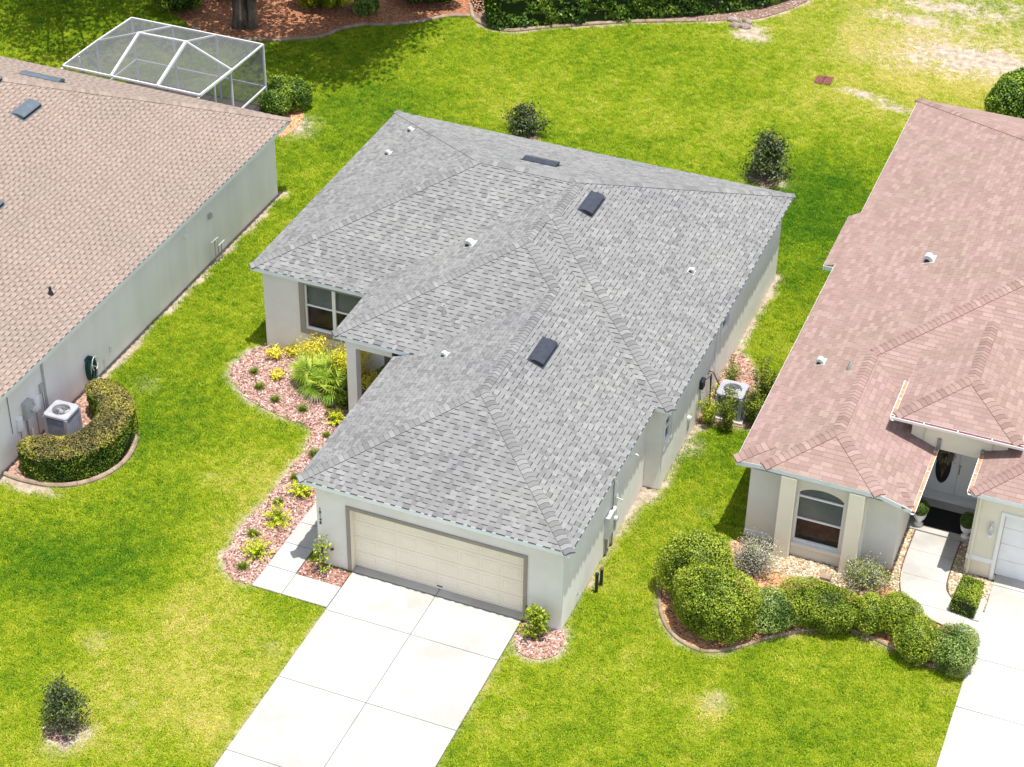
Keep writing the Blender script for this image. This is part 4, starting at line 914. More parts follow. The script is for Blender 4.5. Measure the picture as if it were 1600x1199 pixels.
edge_board(e, [(xL, yBk), (xL, 19.3)], zL, .15); edge_board(e, [(xS, 19.1), (xS, 15.95)], zat(WL3, xS, 0), .15); edge_board(e, [(xS, 15.95), (xL+.3, 15.95)], zat(WL3, xS, 0)+.01, .15)
edge_board(e, [(xE, yBk), (xL, yBk)], zL, .15); edge_board(e, [(xE, 8.22), (xE, yBk)], zL, .15)
edge_board(e, [(ex0, eye), (ex0, ey)], ez, .13); edge_board(e, [(ex0, ey), (ex1, ey)], ez, .13); edge_board(e, [(ex1, ey), (ex1, eye)], ez, .13)
edge_board(e, [(gx0, 9.2), (gx0, gy)], gz, .14); edge_board(e, [(gx0, gy), (gx1, gy)], gz, .14); edge_board(e, [(gx1, gy), (gx1, 9)], gz, .14)
e.build('fascia', 'fascia', H3)
s = MB(); s.box(xL+.05, 5.56, 2.47, xl_low-.05, 9.3, 2.485); s.box(xL+.05, 9.31, 2.47, xE-.05, yBk-.05, 2.485); s.box(xB0+.1, 5.25, 2.77, xB1-.1, 5.6, 2.785); s.box(ex0+.05, ey+.05, 3.44, ex1-.05, 9.6, 3.455); s.box(gx0+.05, gy+.05, 2.74, gx1-.05, 9.2, 2.755)
s.build('soffit', 'white', H3)
w_ = MB()
w_.wall((10.5, 5.8), (11.45, 5.8), 0, 2.75); w_.wall((11.45, 5.45), (13.7, 5.45), 0, 2.78, [(.44, 1.72, .52, 2.42, .1)]); w_.wall((11.45, 5.8), (11.45, 5.45), 0, 2.75); w_.wall((13.7, 5.45), (13.7, 5.9), 0, 2.75); w_.wall((13.7, 5.9), (14.55, 5.9), 0, 2.68); w_.wall((14.55, 5.9), (14.55, 8.1), 0, 2.68); w_.wall((14.55, 8.1), (14.55, 9.5), 0, 3.2)
w_.wall((10.5, 27.3), (10.5, 5.8), 0, 2.47); w_.wall((23.9, 27.3), (10.5, 27.3), 0, 2.47); w_.wall((23.9, 6.6), (23.9, 27.3), 0, 2.47)
w_.build('wall', 'stucco_pale', H3)
w_ = MB(); w_.wall((16.35, 6.6), (23.9, 6.6), 0, 2.75, [(.78, 5.8, 0, 2.2, .2)]); w_.wall((16.35, 8.1), (16.35, 6.6), 0, 2.75); w_.wall((16.35, 9.5), (16.35, 8.1), 0, 3.2); w_.wall((14.55, 9.5), (16.35, 9.5), 0, 3.4, [(.05, 1.75, .1, 2.15, .08)])
w_.box(14.2, 8.15, 2.62, 16.75, 9.4, 3.435)
w_.build('wall', 'stucco_cream', H3)
for x0 in (11.45, 13.27): c = MB(); c.box(x0, 5.2, 0, x0+.42, 5.448, 2.76); c.build('wall_column', 'stucco_cream', H3, bevel=.012)
b = MB(); b.box(11.88, 5.36, .40, 13.26, 5.447, .50); b.build('window_sill', 'stucco_pale', H3, bevel=.01)
b = MB(); b.box(10.49, 5.77, 0, 11.44, 5.798, .2); b.build('wall_base', 'white', H3)
b = MB(); b.box(16.34, 6.568, .52, 17.08, 6.598, .66); b.build('wall_band', 'white', H3); b = MB(); b.box(14.34, 6.2, .0, 14.36, 6.21, .01)
# arched head of the window
arc = [(11.89+.64-.66*math.cos(t), 2.06+.34*math.sin(t)) for t in [math.pi*k/14 for k in range(15)]]
b = MB()
for (x0, z0), (x1, z1) in zip(arc, arc[1:]):
    b.grid([[(x0, 5.449, z0), (x1, 5.449, z1), (x1, 5.449, 2.44), (x0, 5.449, 2.44)], [(x0, 5.53, z0), (x1, 5.53, z1), (x1, 5.53, 2.44), (x0, 5.53, 2.44)]])
b.build('arch_spandrel', 'stucco_cream', H3)
wa = window(H3, (11.89, 5.45, .52), (1, 0, 0), (0, -1, 0), 1.28, 1.9, 1, .41, .07, blinds=1, fmat='white', room_backing='room_brown')
for zz in (1.5,): b = MB(); b.box(11.93, 5.49, .52+zz, 13.13, 5.55, .57+zz); b.build('sash_rail', 'white', wa)
# entry: double doors, oval light with a wreath, step, mat
dr = MB(); dr.box(14.62, 9.52, .1, 16.28, 9.57, 2.14); dro = dr.build('entry_door', 'white', H3)
for x0 in (14.64, 15.48):
    l = MB(); l.box(x0, 9.49, .12, x0+.82, 9.519, 2.12); l.build('door_leaf', 'white', dro, bevel=.006)
def oval(cx, cz, rx, rz, y, n=28): return [(cx+rx*math.cos(t), y, cz+rz*math.sin(t)) for t in [2*math.pi*k/n for k in range(n)]]
b = MB(); b.grid([oval(15.05, 1.12, .25, .66, 9.488), oval(15.05, 1.12, .25, .66, 9.47), oval(15.05, 1.12, .215, .62, 9.47), oval(15.05, 1.12, .215, .62, 9.485)], cap=False); b.build('oval_moulding', 'white', dro)
b = MB(); b.face(oval(15.05, 1.12, .22, .63, 9.484)[::-1]); b.build('pane', 'black', dro)
b = MB(); 
for k in range(9): t = math.pi*(.2+.6*k/8); b.tube([(15.05, 9.478, .7), (15.05+.16*math.cos(t)*.6, 9.478, 1.05), (15.05+.19*math.cos(t), 9.478, 1.0+.5*math.sin(t))], .004, 4)
b.build('leaded_pattern', 'brass', dro)
b = MB(); b.tube([(15.5, 9.46, .95), (15.5, 9.44, 1.05), (15.5, 9.46, 1.16)], .014, 6); b.tube([(15.5, 9.44, 1.22), (15.5, 9.48, 1.22)], .03, 10); b.build('handle', 'brass', dro)
b = MB(); b.box(14.56, 7.75, -.02, 16.34, 9.49, .09); b.build('entry_step', 'concrete_old', H3, bevel=.01)
b = MB(); b.box(14.57, 9.2, .09, 16.33, 9.48, .2); b.build('door_sill', 'white', H3, bevel=.006)
# right garage door (sections and panels)
gd = MB(); gd.box(17.13, 6.82, .02, 22.15, 6.86, 2.2); gdo = gd.build('garage_door', 'white', H3)
for r_ in range(4):
    z0 = .03+r_*.54; sc_ = MB(); sc_.box(17.14, 6.8, z0+.005, 22.14, 6.82, z0+.535); sc_.build('door_section', 'white', gdo, bevel=.004)
tr = MB(); tr.box(17.03, 6.56, 0, 17.128, 6.598, 2.3); tr.box(17.129, 6.56, 2.202, 22.15, 6.598, 2.3); tr.box(22.151, 6.56, 0, 22.25, 6.598, 2.3); tr.build('garage_door_trim', 'white', H3)
# lantern
ln = MB(); ln.lathe((16.85, 6.5, 1.55), [(.03, .0), (.05, .02), (.075, .16), (.05, .24), (.015, .28)], 6); lo = ln.build('wall_lantern', 'galv', H3)
b = MB(); b.lathe((16.85, 6.5, 1.42), [(.015, 0), (.06, .05), (.085, .12), (.03, .125)], 6); b.build('lantern_glass', 'white', lo); b = MB(); b.box(16.81, 6.53, 1.72, 16.89, 6.598, 1.9); b.tube([(16.85, 6.56, 1.86), (16.85, 6.5, 1.9), (16.85, 6.5, 1.8)], .012, 6); b.build('bracket', 'galv', lo)
# gutters stained by leaves
def gutter(pts, z, name='gutter', stain='copper', w=.12):
    P = [Vector((*q, z)) for q in pts]
    for a, c in zip(P, P[1:]):
        d = (c-a).normalized(); n = Vector((d.y, -d.x, 0)); b = MB()
        prof = [(0, 0), (0, -.11), (w*.7, -.11), (w, -.02), (w, .0), (w-.012, 0), (w-.012, -.02), (w*.68, -.098), (.012, -.098), (.012, 0)]
        b.grid([[p_+n*u+Vector((0, 0, v)) for u, v in prof] for p_ in (a, c)]); o = b.build(name, 'white', H3)
        s_ = MB(); s_.grid([[p_+n*.014+Vector((0, 0, -.03)), p_+n*(w-.014)+Vector((0, 0, -.03)), p_+n*(w-.016)+Vector((0, 0, -.014)), p_+n*.014+Vector((0, 0, -.012))] for p_ in (a+d*.03, c-d*.03)]); s_.build('leaf_litter', stain, o)
        L = (c-a).length; k = 1
        while k*.9 < L: h_ = MB(); q = a+d*(k*.9); h_.bar(q+n*.0+Vector((0, 0, -.004)), q+n*w+Vector((0, 0, -.004)), .02, .008); h_.build('gutter_strap', 'white', o); k += 1
zg_ = zat(WR3, xl_low, 0)
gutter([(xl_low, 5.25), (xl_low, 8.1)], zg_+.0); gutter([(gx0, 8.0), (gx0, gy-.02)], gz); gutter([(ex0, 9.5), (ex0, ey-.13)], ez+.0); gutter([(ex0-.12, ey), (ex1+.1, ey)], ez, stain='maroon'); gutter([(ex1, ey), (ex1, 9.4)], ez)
for x, y in ((14.97, 8.15), (16.13, 8.05)): b = MB(); b.box(x-.05, y-.06, 2.66, x+.05, y+.06, 2.98); b.build('downspout_elbow', 'greypipe', H3, bevel=.01)
b = MB(); b.box(14.36, 5.93, .1, 14.42, 5.895, 2.6); b.build('downspout', 'stucco_pale', H3)
b = MB(); b.box(16.42, 6.53, .05, 16.48, 6.597, 2.72); b.build('downspout', 'stucco_cream', H3)
gooseneck(H3, WL3, 12.94, 15.67, 0.299); gooseneck(H3, WL3, 11.16, 10.22, 0.229); stack(H3, WL3, 12.03, 9.77, .04, .22)

# ------------------------------------------------------------------ screened pool cage behind the left house
Hc = thing('pool_cage', (-15.3, 19.8, 0), 'white framed screen pool enclosure with mansard roof behind the tan roofed house', 'screen enclosure')
xa, xb, yh, yf, zt, zh = -18.15, -12.7, 17.3, 22.2, 2.62, 2.98
A_ = {'h0': (xa+.2, yh, zh), 'h1': (-16.0, yh, zh), 'h2': (-14.17, yh, zh), 'h3': (xb+.2, yh, zh), 'f0': (xa, yf, zt), 'f1': (-16.43, yf, zt), 'f2': (-14.6, yf, zt), 'f3': (xb, yf, zt), 'm0': (xa+.05, 19.75, zt+.18), 'm3': (xb+.08, 19.75, zt+.14), 'n1': (-15.86, 19.1, 3.85), 'n2': (-14.02, 19.15, 3.85)}
def beam(a, b_, w_=.045, h=.07, nm='frame_beam'):
    m_ = MB(); a = Vector(A_.get(a, a) if isinstance(a, str) else a); b_ = Vector(A_.get(b_, b_) if isinstance(b_, str) else b_); m_.bar(a, b_, w_, h); m_.build(nm, 'cage', Hc)
for a, b_ in (('h0', 'm0'), ('m0', 'f0'), ('f0', 'f1'), ('f1', 'f2'), ('f2', 'f3'), ('f3', 'm3'), ('m3', 'h3'), ('h0', 'h1'), ('h1', 'h2'), ('h2', 'h3'), ('n1', 'n2'), ('m0', 'n1'), ('n2', 'm3'), ('n1', 'f1'), ('n2', 'f2')): beam(a, b_)
beam('h1', 'n1', .08, .11); beam('h2', 'n2', .08, .11); beam('h3', 'm3', .06, .09)
for x in (xa, -16.43, -14.6, xb): beam((x, yf, 0), (x, yf, zt), .05, .08, 'post')
for x in (xa, xb):
    for y in (19.75, 17.5): beam((x, y, 0), (x, y, zt+.14), .06, .09, 'post')
beam((xb, 18.6, 0), (xb, 18.6, 2.7), .05, .06, 'post'); beam((xa, 18.6, 0), (xa, 18.6, 2.7), .05, .06, 'post')
beam((xa, yf, .92), (xb, yf, .92), .05, .07, 'chair_rail'); beam((xb, yf, .92), (xb, yh, .92), .05, .07, 'chair_rail'); beam((xa, yf, .92), (xa, yh, .92), .05, .07, 'chair_rail')
def screen(*k):
    m_ = MB(); m_.face([A_.get(q, q) if isinstance(q, str) else q for q in k]); m_.build('screen_panel', 'screen', Hc)
screen('h0', 'h1', 'n1', 'm0'); screen('h1', 'h2', 'n2', 'n1'); screen('h2', 'h3', 'm3', 'n2'); screen('m0', 'n1', 'f1', 'f0'); screen('n1', 'n2', 'f2', 'f1'); screen('n2', 'm3', 'f3', 'f2')
xs_ = [xa, -16.43, -14.6, xb]
for a, b_ in zip(xs_, xs_[1:]):
    for z0, z1 in ((.05, .9), (.94, zt-.04)): screen((a+.03, yf, z0), (b_-.03, yf, z0), (b_-.03, yf, z1), (a+.03, yf, z1))
for x in (xa, xb):
    for y0, y1, zz in ((17.5, 18.6, zt+.2), (18.6, 19.75, zt+.1), (19.75, yf, zt)):
        for z0, z1 in ((.05, .9), (.94, zz)): screen((x, y0+.03, z0), (x, y1-.03, z0), (x, y1-.03, z1), (x, y0+.03, z1))
b = MB(); b.box(xa-.1, 16.92, -.05, xb+.1, yf+.1, .05); tag(b.build('pool_deck', 'pavedark'), 'brown paved deck inside the screen enclosure', kind='structure')

# ------------------------------------------------------------------ air conditioners
def ac_unit(x, y, ang, label, sx=.74, sy=.74, h=.98, pad=.08):
    t = thing('air_conditioner', (x, y, 0), label, 'air conditioner', 'air conditioners beside the house walls')
    ca, sa = math.cos(ang), math.sin(ang); W = lambda a, b_, c: (x+a*ca-b_*sa, y+a*sa+b_*ca, c)
    def rr(r, sx_, sy_, z, n=4): 
        out = []
        for cx, cy, a0 in ((sx_/2-r, sy_/2-r, 0), (-sx_/2+r, sy_/2-r, 90), (-sx_/2+r, -sy_/2+r, 180), (sx_/2-r, -sy_/2+r, 270)):
            for k in range(n+1): q = math.radians(a0+90*k/n); out.append(W(cx+r*math.cos(q), cy+r*math.sin(q), z))
        return out
    b = MB(); b.box(x-sx*.62, y-sy*.62, -.02, x+sx*.62, y+sy*.62, pad); b.build('base_pad', 'concrete_old', t, bevel=.01)
    b = MB(); b.grid([rr(.08, sx-.06, sy-.06, pad), rr(.08, sx-.06, sy-.06, h-.17)]); b.build('coil_case', 'acdark', t)
    n_ = int((h-.12-pad)/.052); lv = MB()
    for k in range(n_):
        z = pad+.03+k*.052; lv.grid([rr(.09, sx-.01, sy-.01, z), rr(.09, sx+.01, sy+.01, z+.006), rr(.09, sx-.03, sy-.03, z+.026)], cap=False)
    tag(lv.build('louvres', 'aclouvre', t), kind='stuff')
    cp = MB()
    for a, c in ((1, 1), (1, -1), (-1, 1), (-1, -1)): cp.grid([[W(a*(sx/2-.06+dx), c*(sy/2-.06+dy), z) for dx, dy in ((-.03, -.03), (.07, -.03), (.07, .07), (-.03, .07))] for z in (pad, h-.07)])
    cp.build('corner_post', 'acgrey', t)
    b = MB(); n = 24; ro = rr(.11, sx+.04, sy+.04, h-.08, 5); N_ = len(ro)
    def circ(r, z): return [W(r*math.cos(math.radians(0)+2*math.pi*(k-2.5)/N_+math.pi/4), r*math.sin(2*math.pi*(k-2.5)/N_+math.pi/4), z) for k in range(N_)]
    b.grid([ro, rr(.11, sx+.04, sy+.04, h-.01, 5), rr(.1, sx, sy, h+.012, 5), circ(sx*.37, h+.018), circ(sx*.345, h), circ(sx*.34, h-.14)], cap=False); b.build('top_cover', 'acgrey', t, label=None)
    b = MB(); b.lathe((x, y, h-.14), [(sx*.34, 0), (sx*.34, .004)], 20); b.build('fan_well', 'shadowgap', t)  # disc coloured near-black for the shade down the well
    b = MB()
    for k in range(3):
        a0 = 2*math.pi*k/3+.4
        b.grid([[W(r*math.cos(a0+u), r*math.sin(a0+u), h-.09+dz) for r in (.07, sx*.2, sx*.32)] for u, dz in ((-.38, -.03), (0, 0), (.38, .03))], closed=False, cap=False)
    b.build('fan_blades', 'acblade', t)
    b = MB(); b.lathe((x, y, h-.12), [(.075, 0), (.08, .05), (.05, .09)], 14); b.build('fan_hub', 'acblade', t)
    g = MB()
    for k in range(14):
        a0 = 2*math.pi*k/14; g.tube([W(.05*math.cos(a0), .05*math.sin(a0), h+.035), W(sx*.36*math.cos(a0), sx*.36*math.sin(a0), h+.02)], .0035, 4)
    for r in (.12, .19, .25): g.tube([W(r*math.cos(2*math.pi*k/20), r*math.sin(2*math.pi*k/20), h+.028) for k in range(21)], .0035, 4)
    g.build('fan_guard', 'acgrey', t)
ac_unit(-8.72, 2.2, .02, 'tall grey air conditioner standing inside the C shaped hedge at the left house', .74, .74, 1.06)
ac_unit(8.56, 10.9, 0, 'low air conditioner with pale top between sprouting shrubs, right of the grey roofed house', .78, .74, .92)

# ------------------------------------------------------------------ garden hose, pipes, rocks, drain covers, small things
t = thing('garden_hose', (-9.4, 4.78, .5), 'coiled green garden hose with a pale loop hanging on the left house wall', 'garden hose')
for k in range(7):
    b = MB(); r = .27-.006*(k % 3); b.tube([(-9.46+k*.028, 4.78+.62*r*math.cos(q), .62+1.5*r*math.sin(q)+(-.05 if math.sin(q) < 0 else 0)) for q in [2*math.pi*j/24 for j in range(25)]], .014, 6); b.build('hose_coil', 'hose', t)
b = MB(); b.tube([(-9.24, 4.78+.15*math.cos(q)+.03, .82+.24*math.sin(q)) for q in [math.pi*(-.4+1.7*j/16) for j in range(17)]], .014, 6); b.build('hose_end', 'hosewhite', t)
b = MB(); b.box(-9.499, 4.66, .9, -9.28, 4.9, .98); b.build('hose_hanger', 'hose', t)
t = thing('backflow_pipe', (-9.25, 12.35, 0), 'thin metal irrigation backflow pipes standing by the left house wall', 'pipe')
for k, (y, hh) in enumerate(((12.1, .95), (12.3, .75), (12.5, .55))): b = MB(); b.tube([(-9.25, y, 0), (-9.25, y, hh)], .016, 6); b.build('riser', 'greypipe', t)
b = MB(); b.tube([(-9.25, 11.9, .95), (-9.25, 12.3, .93), (-9.25, 12.3, .6), (-9.25, 12.7, .6)], .022, 6); b.build('valve_pipe', 'galv', t)
for (x, y, hh), lb in zip(((7.6, 1.98, .62), (7.62, 2.3, .55)), ('nearer black irrigation pipe post at the right garage wall', 'farther black irrigation pipe post at the right garage wall')):
    t = thing('pipe_post', (x, y, 0), lb, 'pipe', 'black pipe posts at the garage wall')
    b = MB(); b.tube([(x, y, 0), (x, y, hh)], .045, 10); b.build('post', 'black', t); b = MB(); b.tube([(x, y, hh), (x, y, hh+.05)], .055, 10); b.build('cap', 'brownpipe' if y > 2.1 else 'black', t)
for k, ((px, py), s_) in enumerate(zip(((1146, 33), (1162, 43), (1149, 42), (1168, 35)), (.17, .16, .17, .14))):
    c = G(px, py); V = []; b = MB(); rings = []
    for z_, q in ((-.05, .95), (.05, 1.05), (.14, .9), (.2, .5)): rings.append([(c.x+s_*1.5*q*math.cos(2*math.pi*j/7+z_*3)*(1+.3*math.sin(j*2.3+k*2)), c.y+s_*1.2*q*math.sin(2*math.pi*j/7+z_*3)*(1+.3*math.cos(j*1.7+k)), z_*s_*5.+.02*math.sin(j*3+k)) for j in range(7)])
    b.grid(rings); tag(b.build('rock', 'rock', bevel=.02), ('leftmost', 'nearest', 'second nearest', 'rightmost')[k]+' of the four pinkish rocks heaped at the back hedge', 'rock', 'rocks heaped at the back hedge')
for k, (px, py) in enumerate(((1281, 126), (1293, 127.5))):
    c = G(px, py); b = MB(); b.box(c.x-.17, c.y-.32, -.02, c.x+.17, c.y+.32, .06); o = tag(b.build('drain_cover', 'drain', bevel=.015), ('left', 'right')[k]+' one of two brown drain covers lying side by side in the back lawn', 'drain cover', 'brown drain covers in the lawn')
    for j in range(4): r_ = MB(); r_.box(c.x-.13, c.y-.26+j*.145, .061, c.x+.13, c.y-.26+j*.145+.05, .066); r_.build('rib', 'drain', o)
c = G(1532, 955)
b = MB(); b.grid([[(17.03-w_, y, z), (17.03+w_, y, z), (17.03+w_, y, z+.06), (17.03-w_, y, z+.06)] for y, w_, z in ((4.75, .1, .02), (5.6, .14, .05))]); tag(b.build('splash_block', 'concrete', bevel=.01), 'concrete splash block lying beside the clipped box bush', 'splash block')
c = G(20+5, 737); b = MB(); b.grid([[(-9.05+.16*q*math.cos(2*math.pi*j/7), .42+.11*q*math.sin(2*math.pi*j/7), z) for j in range(7)] for z, q in ((0, 1), (.05, 1), (.07, .7))]); tag(b.build('stepping_stone', 'curb'), 'small pale stone lying by the wall inside the left kerb', 'stone')
c = G(1290, 905); b = MB(); b.box(c.x-.15, c.y-.12, .0, c.x+.15, c.y+.12, .14); tag(b.build('paver_stone', 'curb', bevel=.02), 'grey stone block lying in front of the arched window', 'stone')
b = MB(); b.box(14.78, 7.98, .092, 16.2, 8.85, .11); tag(b.build('doormat', 'mat', bevel=.004), 'large black doormat in front of the double entry door', 'doormat')
t = thing('door_wreath', (15.05, 9.44, 1.6), 'round dried wreath hanging on the oval door glass', 'wreath')

# ------------------------------------------------------------------ foliage
def norm(a): return a/np.maximum(np.linalg.norm(a, axis=1, keepdims=True), 1e-6)
def leaf_arrays(P, Nn, size, asp=.55, jit=.6, tone=None):
    n = len(P); Nn = norm(norm(Nn)+jit*NR.randn(n, 3)); R = NR.randn(n, 3); T = norm(np.cross(Nn, R)); B = np.cross(Nn, T)
    L = (size*(.7+.6*NR.rand(n)))[:, None]*T*.5; W = np.linalg.norm(L, axis=1, keepdims=True)*B*asp; fold = Nn*np.linalg.norm(L, axis=1, keepdims=True)*.25
    V = np.stack([P-L, P-W+fold, P+L, P+W+fold], 1).reshape(-1, 3); F = np.arange(4*n).reshape(n, 4)
    if tone is None: tone = NR.rand(n)
    return V, F, np.repeat(np.clip(tone, 0, 1), 4)
def foliage(name, parent, mat, P, Nn, size, asp=.55, jit=.6, tone=None, core=None, label=None, kind=None):
    org = np.array(root_org(parent)); V, F, T = leaf_arrays(np.asarray(P), np.asarray(Nn), size, asp, jit, tone)
    if core is not None:
        cv, cf = core; F = np.vstack([F, np.asarray(cf)+len(V)]); V = np.vstack([V, cv]); T = np.concatenate([T, np.zeros(len(cv))])  # core gets the darkest tone, standing for shade inside the foliage
    return tag(link(name, np_mesh(name, V-org, F, T), parent, (mat,)), label, kind=kind)
def sph_core(c, r, n=10, m=6):
    V = []; F = []
    for i in range(m+1):
        for j in range(n): a, b_ = math.pi*i/m, 2*math.pi*j/n; V.append((c[0]+r[0]*math.sin(a)*math.cos(b_), c[1]+r[1]*math.sin(a)*math.sin(b_), c[2]+r[2]*math.cos(a)))
    for i in range(m):
        for j in range(n): k = (j+1) % n; F.append((i*n+j, i*n+k, (i+1)*n+k, (i+1)*n+j))
    return np.array(V), np.array(F)
def sph_points(c, r, n, lump=.08, seed=0, zmin=-.75, shell=.2):
    D = norm(NR.randn(int(n*1.6), 3)); D = D[D[:, 2] > zmin][:n]
    ph = np.random.RandomState(seed).rand(6)*6.28
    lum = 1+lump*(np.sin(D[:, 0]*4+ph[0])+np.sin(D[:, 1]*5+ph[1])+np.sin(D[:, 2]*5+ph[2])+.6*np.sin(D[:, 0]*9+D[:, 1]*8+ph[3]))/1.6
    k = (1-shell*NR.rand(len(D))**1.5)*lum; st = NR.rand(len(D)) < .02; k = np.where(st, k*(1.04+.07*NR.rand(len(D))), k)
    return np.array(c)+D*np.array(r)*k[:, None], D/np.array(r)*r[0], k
def ptone(P, sc=3., amt=.5, base=.5, seed=50):
    return base+amt*(fbm(P[:, 0]+P[:, 2]*.7, P[:, 1]+P[:, 2]*.3, sc, seed, 3)-.5)*2+.28*(NR.rand(len(P))-.5)*2
def bush(px, py, r, label, mat='leaf_bush', n=5200, size=.055, group=None, cat='bush', parts=None, lump=.09, zc=None, loc=None, base=.5, name='rounded_bush', asp=.55):
    c = loc or tuple(G(px, py, r[2]*.9)); t = thing(name, (c[0], c[1], 0), label, cat, group); P = []; Nn = []; V = None
    z = r[2]*.88 if zc is None else zc
    st_ = MB()
    for k in range(4): a = k*1.6; st_.tube([(c[0]+.05*math.cos(a), c[1]+.05*math.sin(a), -.02), (c[0]+r[0]*.4*math.cos(a), c[1]+r[1]*.4*math.sin(a), z)], [.025, .012], 5)
    st_.build('stems', 'twig', t)
    P, Nn, k = sph_points((c[0], c[1], z), r, int(n*1.7), lump, int(c[0]*13) % 97)
    P[:, 2] = np.maximum(P[:, 2], .03); foliage('foliage', t, mat, P, Nn, size*.98, asp, .8, ptone(P, 4.5, .42, base)+(k-.93)*2.0, sph_core((c[0], c[1], z), (r[0]*.74, r[1]*.74, r[2]*.74)))  # leaf tone falls with depth: inner shade put into the colour
    return t
def hedge(poly, z1, label, mats, n_top, n_side, size, name='clipped_hedge', group=None, inset=.07, topmat=None, wob=.05, cat='hedge'):
    A = np.array(poly); c = A.mean(0); t = thing(name, (c[0], c[1], 0), label, cat, group)
    if sum(a[0]*b[1]-b[0]*a[1] for a, b in zip(poly, poly[1:]+poly[:1])) < 0: poly = poly[::-1]; A = np.array(poly)
    mn, mx_ = A.min(0), A.max(0); Q = mn+(mx_-mn)*NR.rand(int(n_top*4), 2); Q = Q[polymask(Q[:, 0], Q[:, 1], poly)][:n_top]
    zt_ = z1+wob*2*(fbm(Q[:, 0], Q[:, 1], 1.6, 5, 3)-.5)*2-.05*NR.rand(len(Q))
    # distance to the outline, to round the shoulders
    d = np.full(len(Q), 9.)
    for a, b in zip(A, np.roll(A, -1, 0)):
        ab = b-a; q = np.clip(((Q-a)@ab)/(ab@ab+1e-9), 0, 1); d = np.minimum(d, np.linalg.norm(Q-a-ab*q[:, None], axis=1))
    zt_ -= .10*np.clip(1-d/.14, 0, 1)**2
    P1 = np.column_stack([Q, zt_]); N1 = np.tile([0, 0, 1.], (len(Q), 1))
    B_ = np.roll(A, -1, 0); Ls = np.linalg.norm(B_-A, axis=1); k = NR.choice(len(A), n_side, p=Ls/Ls.sum()); u = NR.rand(n_side)[:, None]
    S_ = A[k]*(1-u)+B_[k]*u; dv = (B_[k]-A[k])/Ls[k][:, None]; nn = np.column_stack([dv[:, 1], -dv[:, 0]]); zz = .03+(z1-.06)*NR.rand(n_side)
    off = wob*2*(fbm(S_[:, 0]+zz, S_[:, 1]-zz, 1.8, 8, 3)-.5)*2-.06*NR.rand(n_side)-.05*np.clip((zz-z1+.15)/.15, 0, 1)
    P2 = np.column_stack([S_+nn*off[:, None], zz]); N2 = np.column_stack([nn, np.full(n_side, .25)])
    # inner core, coloured dark for the shade between the leaves
    ins = [];
    for i in range(len(A)):
        a, b, cc = A[i-1], A[i], A[(i+1) % len(A)]; e1 = (b-a)/np.linalg.norm(b-a); e2 = (cc-b)/max(np.linalg.norm(cc-b), 1e-6); m_ = e1+e2; m_ /= max(np.linalg.norm(m_), 1e-6); ins.append(b+np.array([-m_[1], m_[0]])*inset)
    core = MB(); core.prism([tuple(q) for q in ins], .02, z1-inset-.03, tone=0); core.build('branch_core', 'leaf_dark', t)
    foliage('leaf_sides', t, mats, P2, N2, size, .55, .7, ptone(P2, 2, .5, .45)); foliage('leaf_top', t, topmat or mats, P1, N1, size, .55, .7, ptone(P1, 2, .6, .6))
    return t
# C-shaped hedge round the left air conditioner
out_ = GP([(35, 742), (60, 752), (95, 753), (145, 743), (180, 722), (200, 695), (205, 668)])
HC = smooth_open([(-9.0, .95), (-9.12, .55), (-8.8, .27), (-8.2, .17), (-7.6, .4), (-7.0, 1.0), (-6.72, 1.8), (-6.75, 2.6), (-7.1, 3.5), (-7.8, 4.05), (-8.5, 4.15), (-8.85, 3.75), (-8.6, 3.35), (-8.15, 3.1), (-7.85, 2.6), (-7.8, 1.9), (-8.05, 1.42), (-8.5, 1.2)], 4)
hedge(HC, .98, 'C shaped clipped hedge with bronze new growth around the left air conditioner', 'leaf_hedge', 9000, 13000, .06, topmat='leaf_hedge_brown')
# long back hedge
hedge(smooth_open([(-8.25, 32.9), (-8.0, 31.9), (-7.3, 31.75), (-5.5, 32.9), (-3.2, 34.3), (-1.4, 35.6), (.3, 36.7), (1.6, 37.9), (2.9, 39.6)], 4)+[(1.2, 41.2), (-2, 38.8), (-5.5, 36.4), (-7.8, 34.7)], 1.45, 'long dark glossy hedge along the back lawn', 'leaf_tree', 11000, 15000, .14, wob=.12)
# rounded hedge of the right house
RB = 'rounded bushes along the kerb of the pink roofed house'
bush(1101, 884, (.98, 1.0, .98), 'tall rounded bush at the left end of the row, beside the silvery shrub', n=11000, group=RB, loc=(9.98, 3.05, 0), lump=.11)
bush(1115, 945, (1.12, .92, .98), 'largest rounded bush, nearest the lawn at the kerb bend', n=12000, group=RB, loc=(10.85, 1.9, 0), lump=.10)
bush(1202, 959, (.72, .62, .62), 'small pale green bush just right of the largest one', 'leaf_bushpale', n=5000, group=RB, loc=(12.12, 2.5, 0), size=.045)
bush(1285, 940, (1.15, .66, .66), 'broad long bush in the middle of the row in front of the arched window', n=11000, group=RB, loc=(13.3, 3.15, 0), size=.045, lump=.09)
bush(1364, 955, (.58, .56, .56), 'small olive bush right of the broad one', n=4500, group=RB, loc=(14.52, 3.45, 0), size=.045, base=.55)
bush(1410, 951, (.58, .55, .58), 'bright green round bush left of the walkway, third from the right end', 'leaf_bush', n=5000, group=RB, loc=(15.22, 3.7, 0), size=.045, base=.6)
bush(1439, 992, (.62, .6, .60), 'round yellow green bush second from the right end', n=5400, group=RB, loc=(15.85, 2.95, 0), size=.045, base=.6)
bush(1499, 1007, (.60, .72, .58), 'pale green round bush at the driveway, right end of the row', 'leaf_bushpale', n=5600, group=RB, loc=(16.8, 2.98, 0), size=.045)
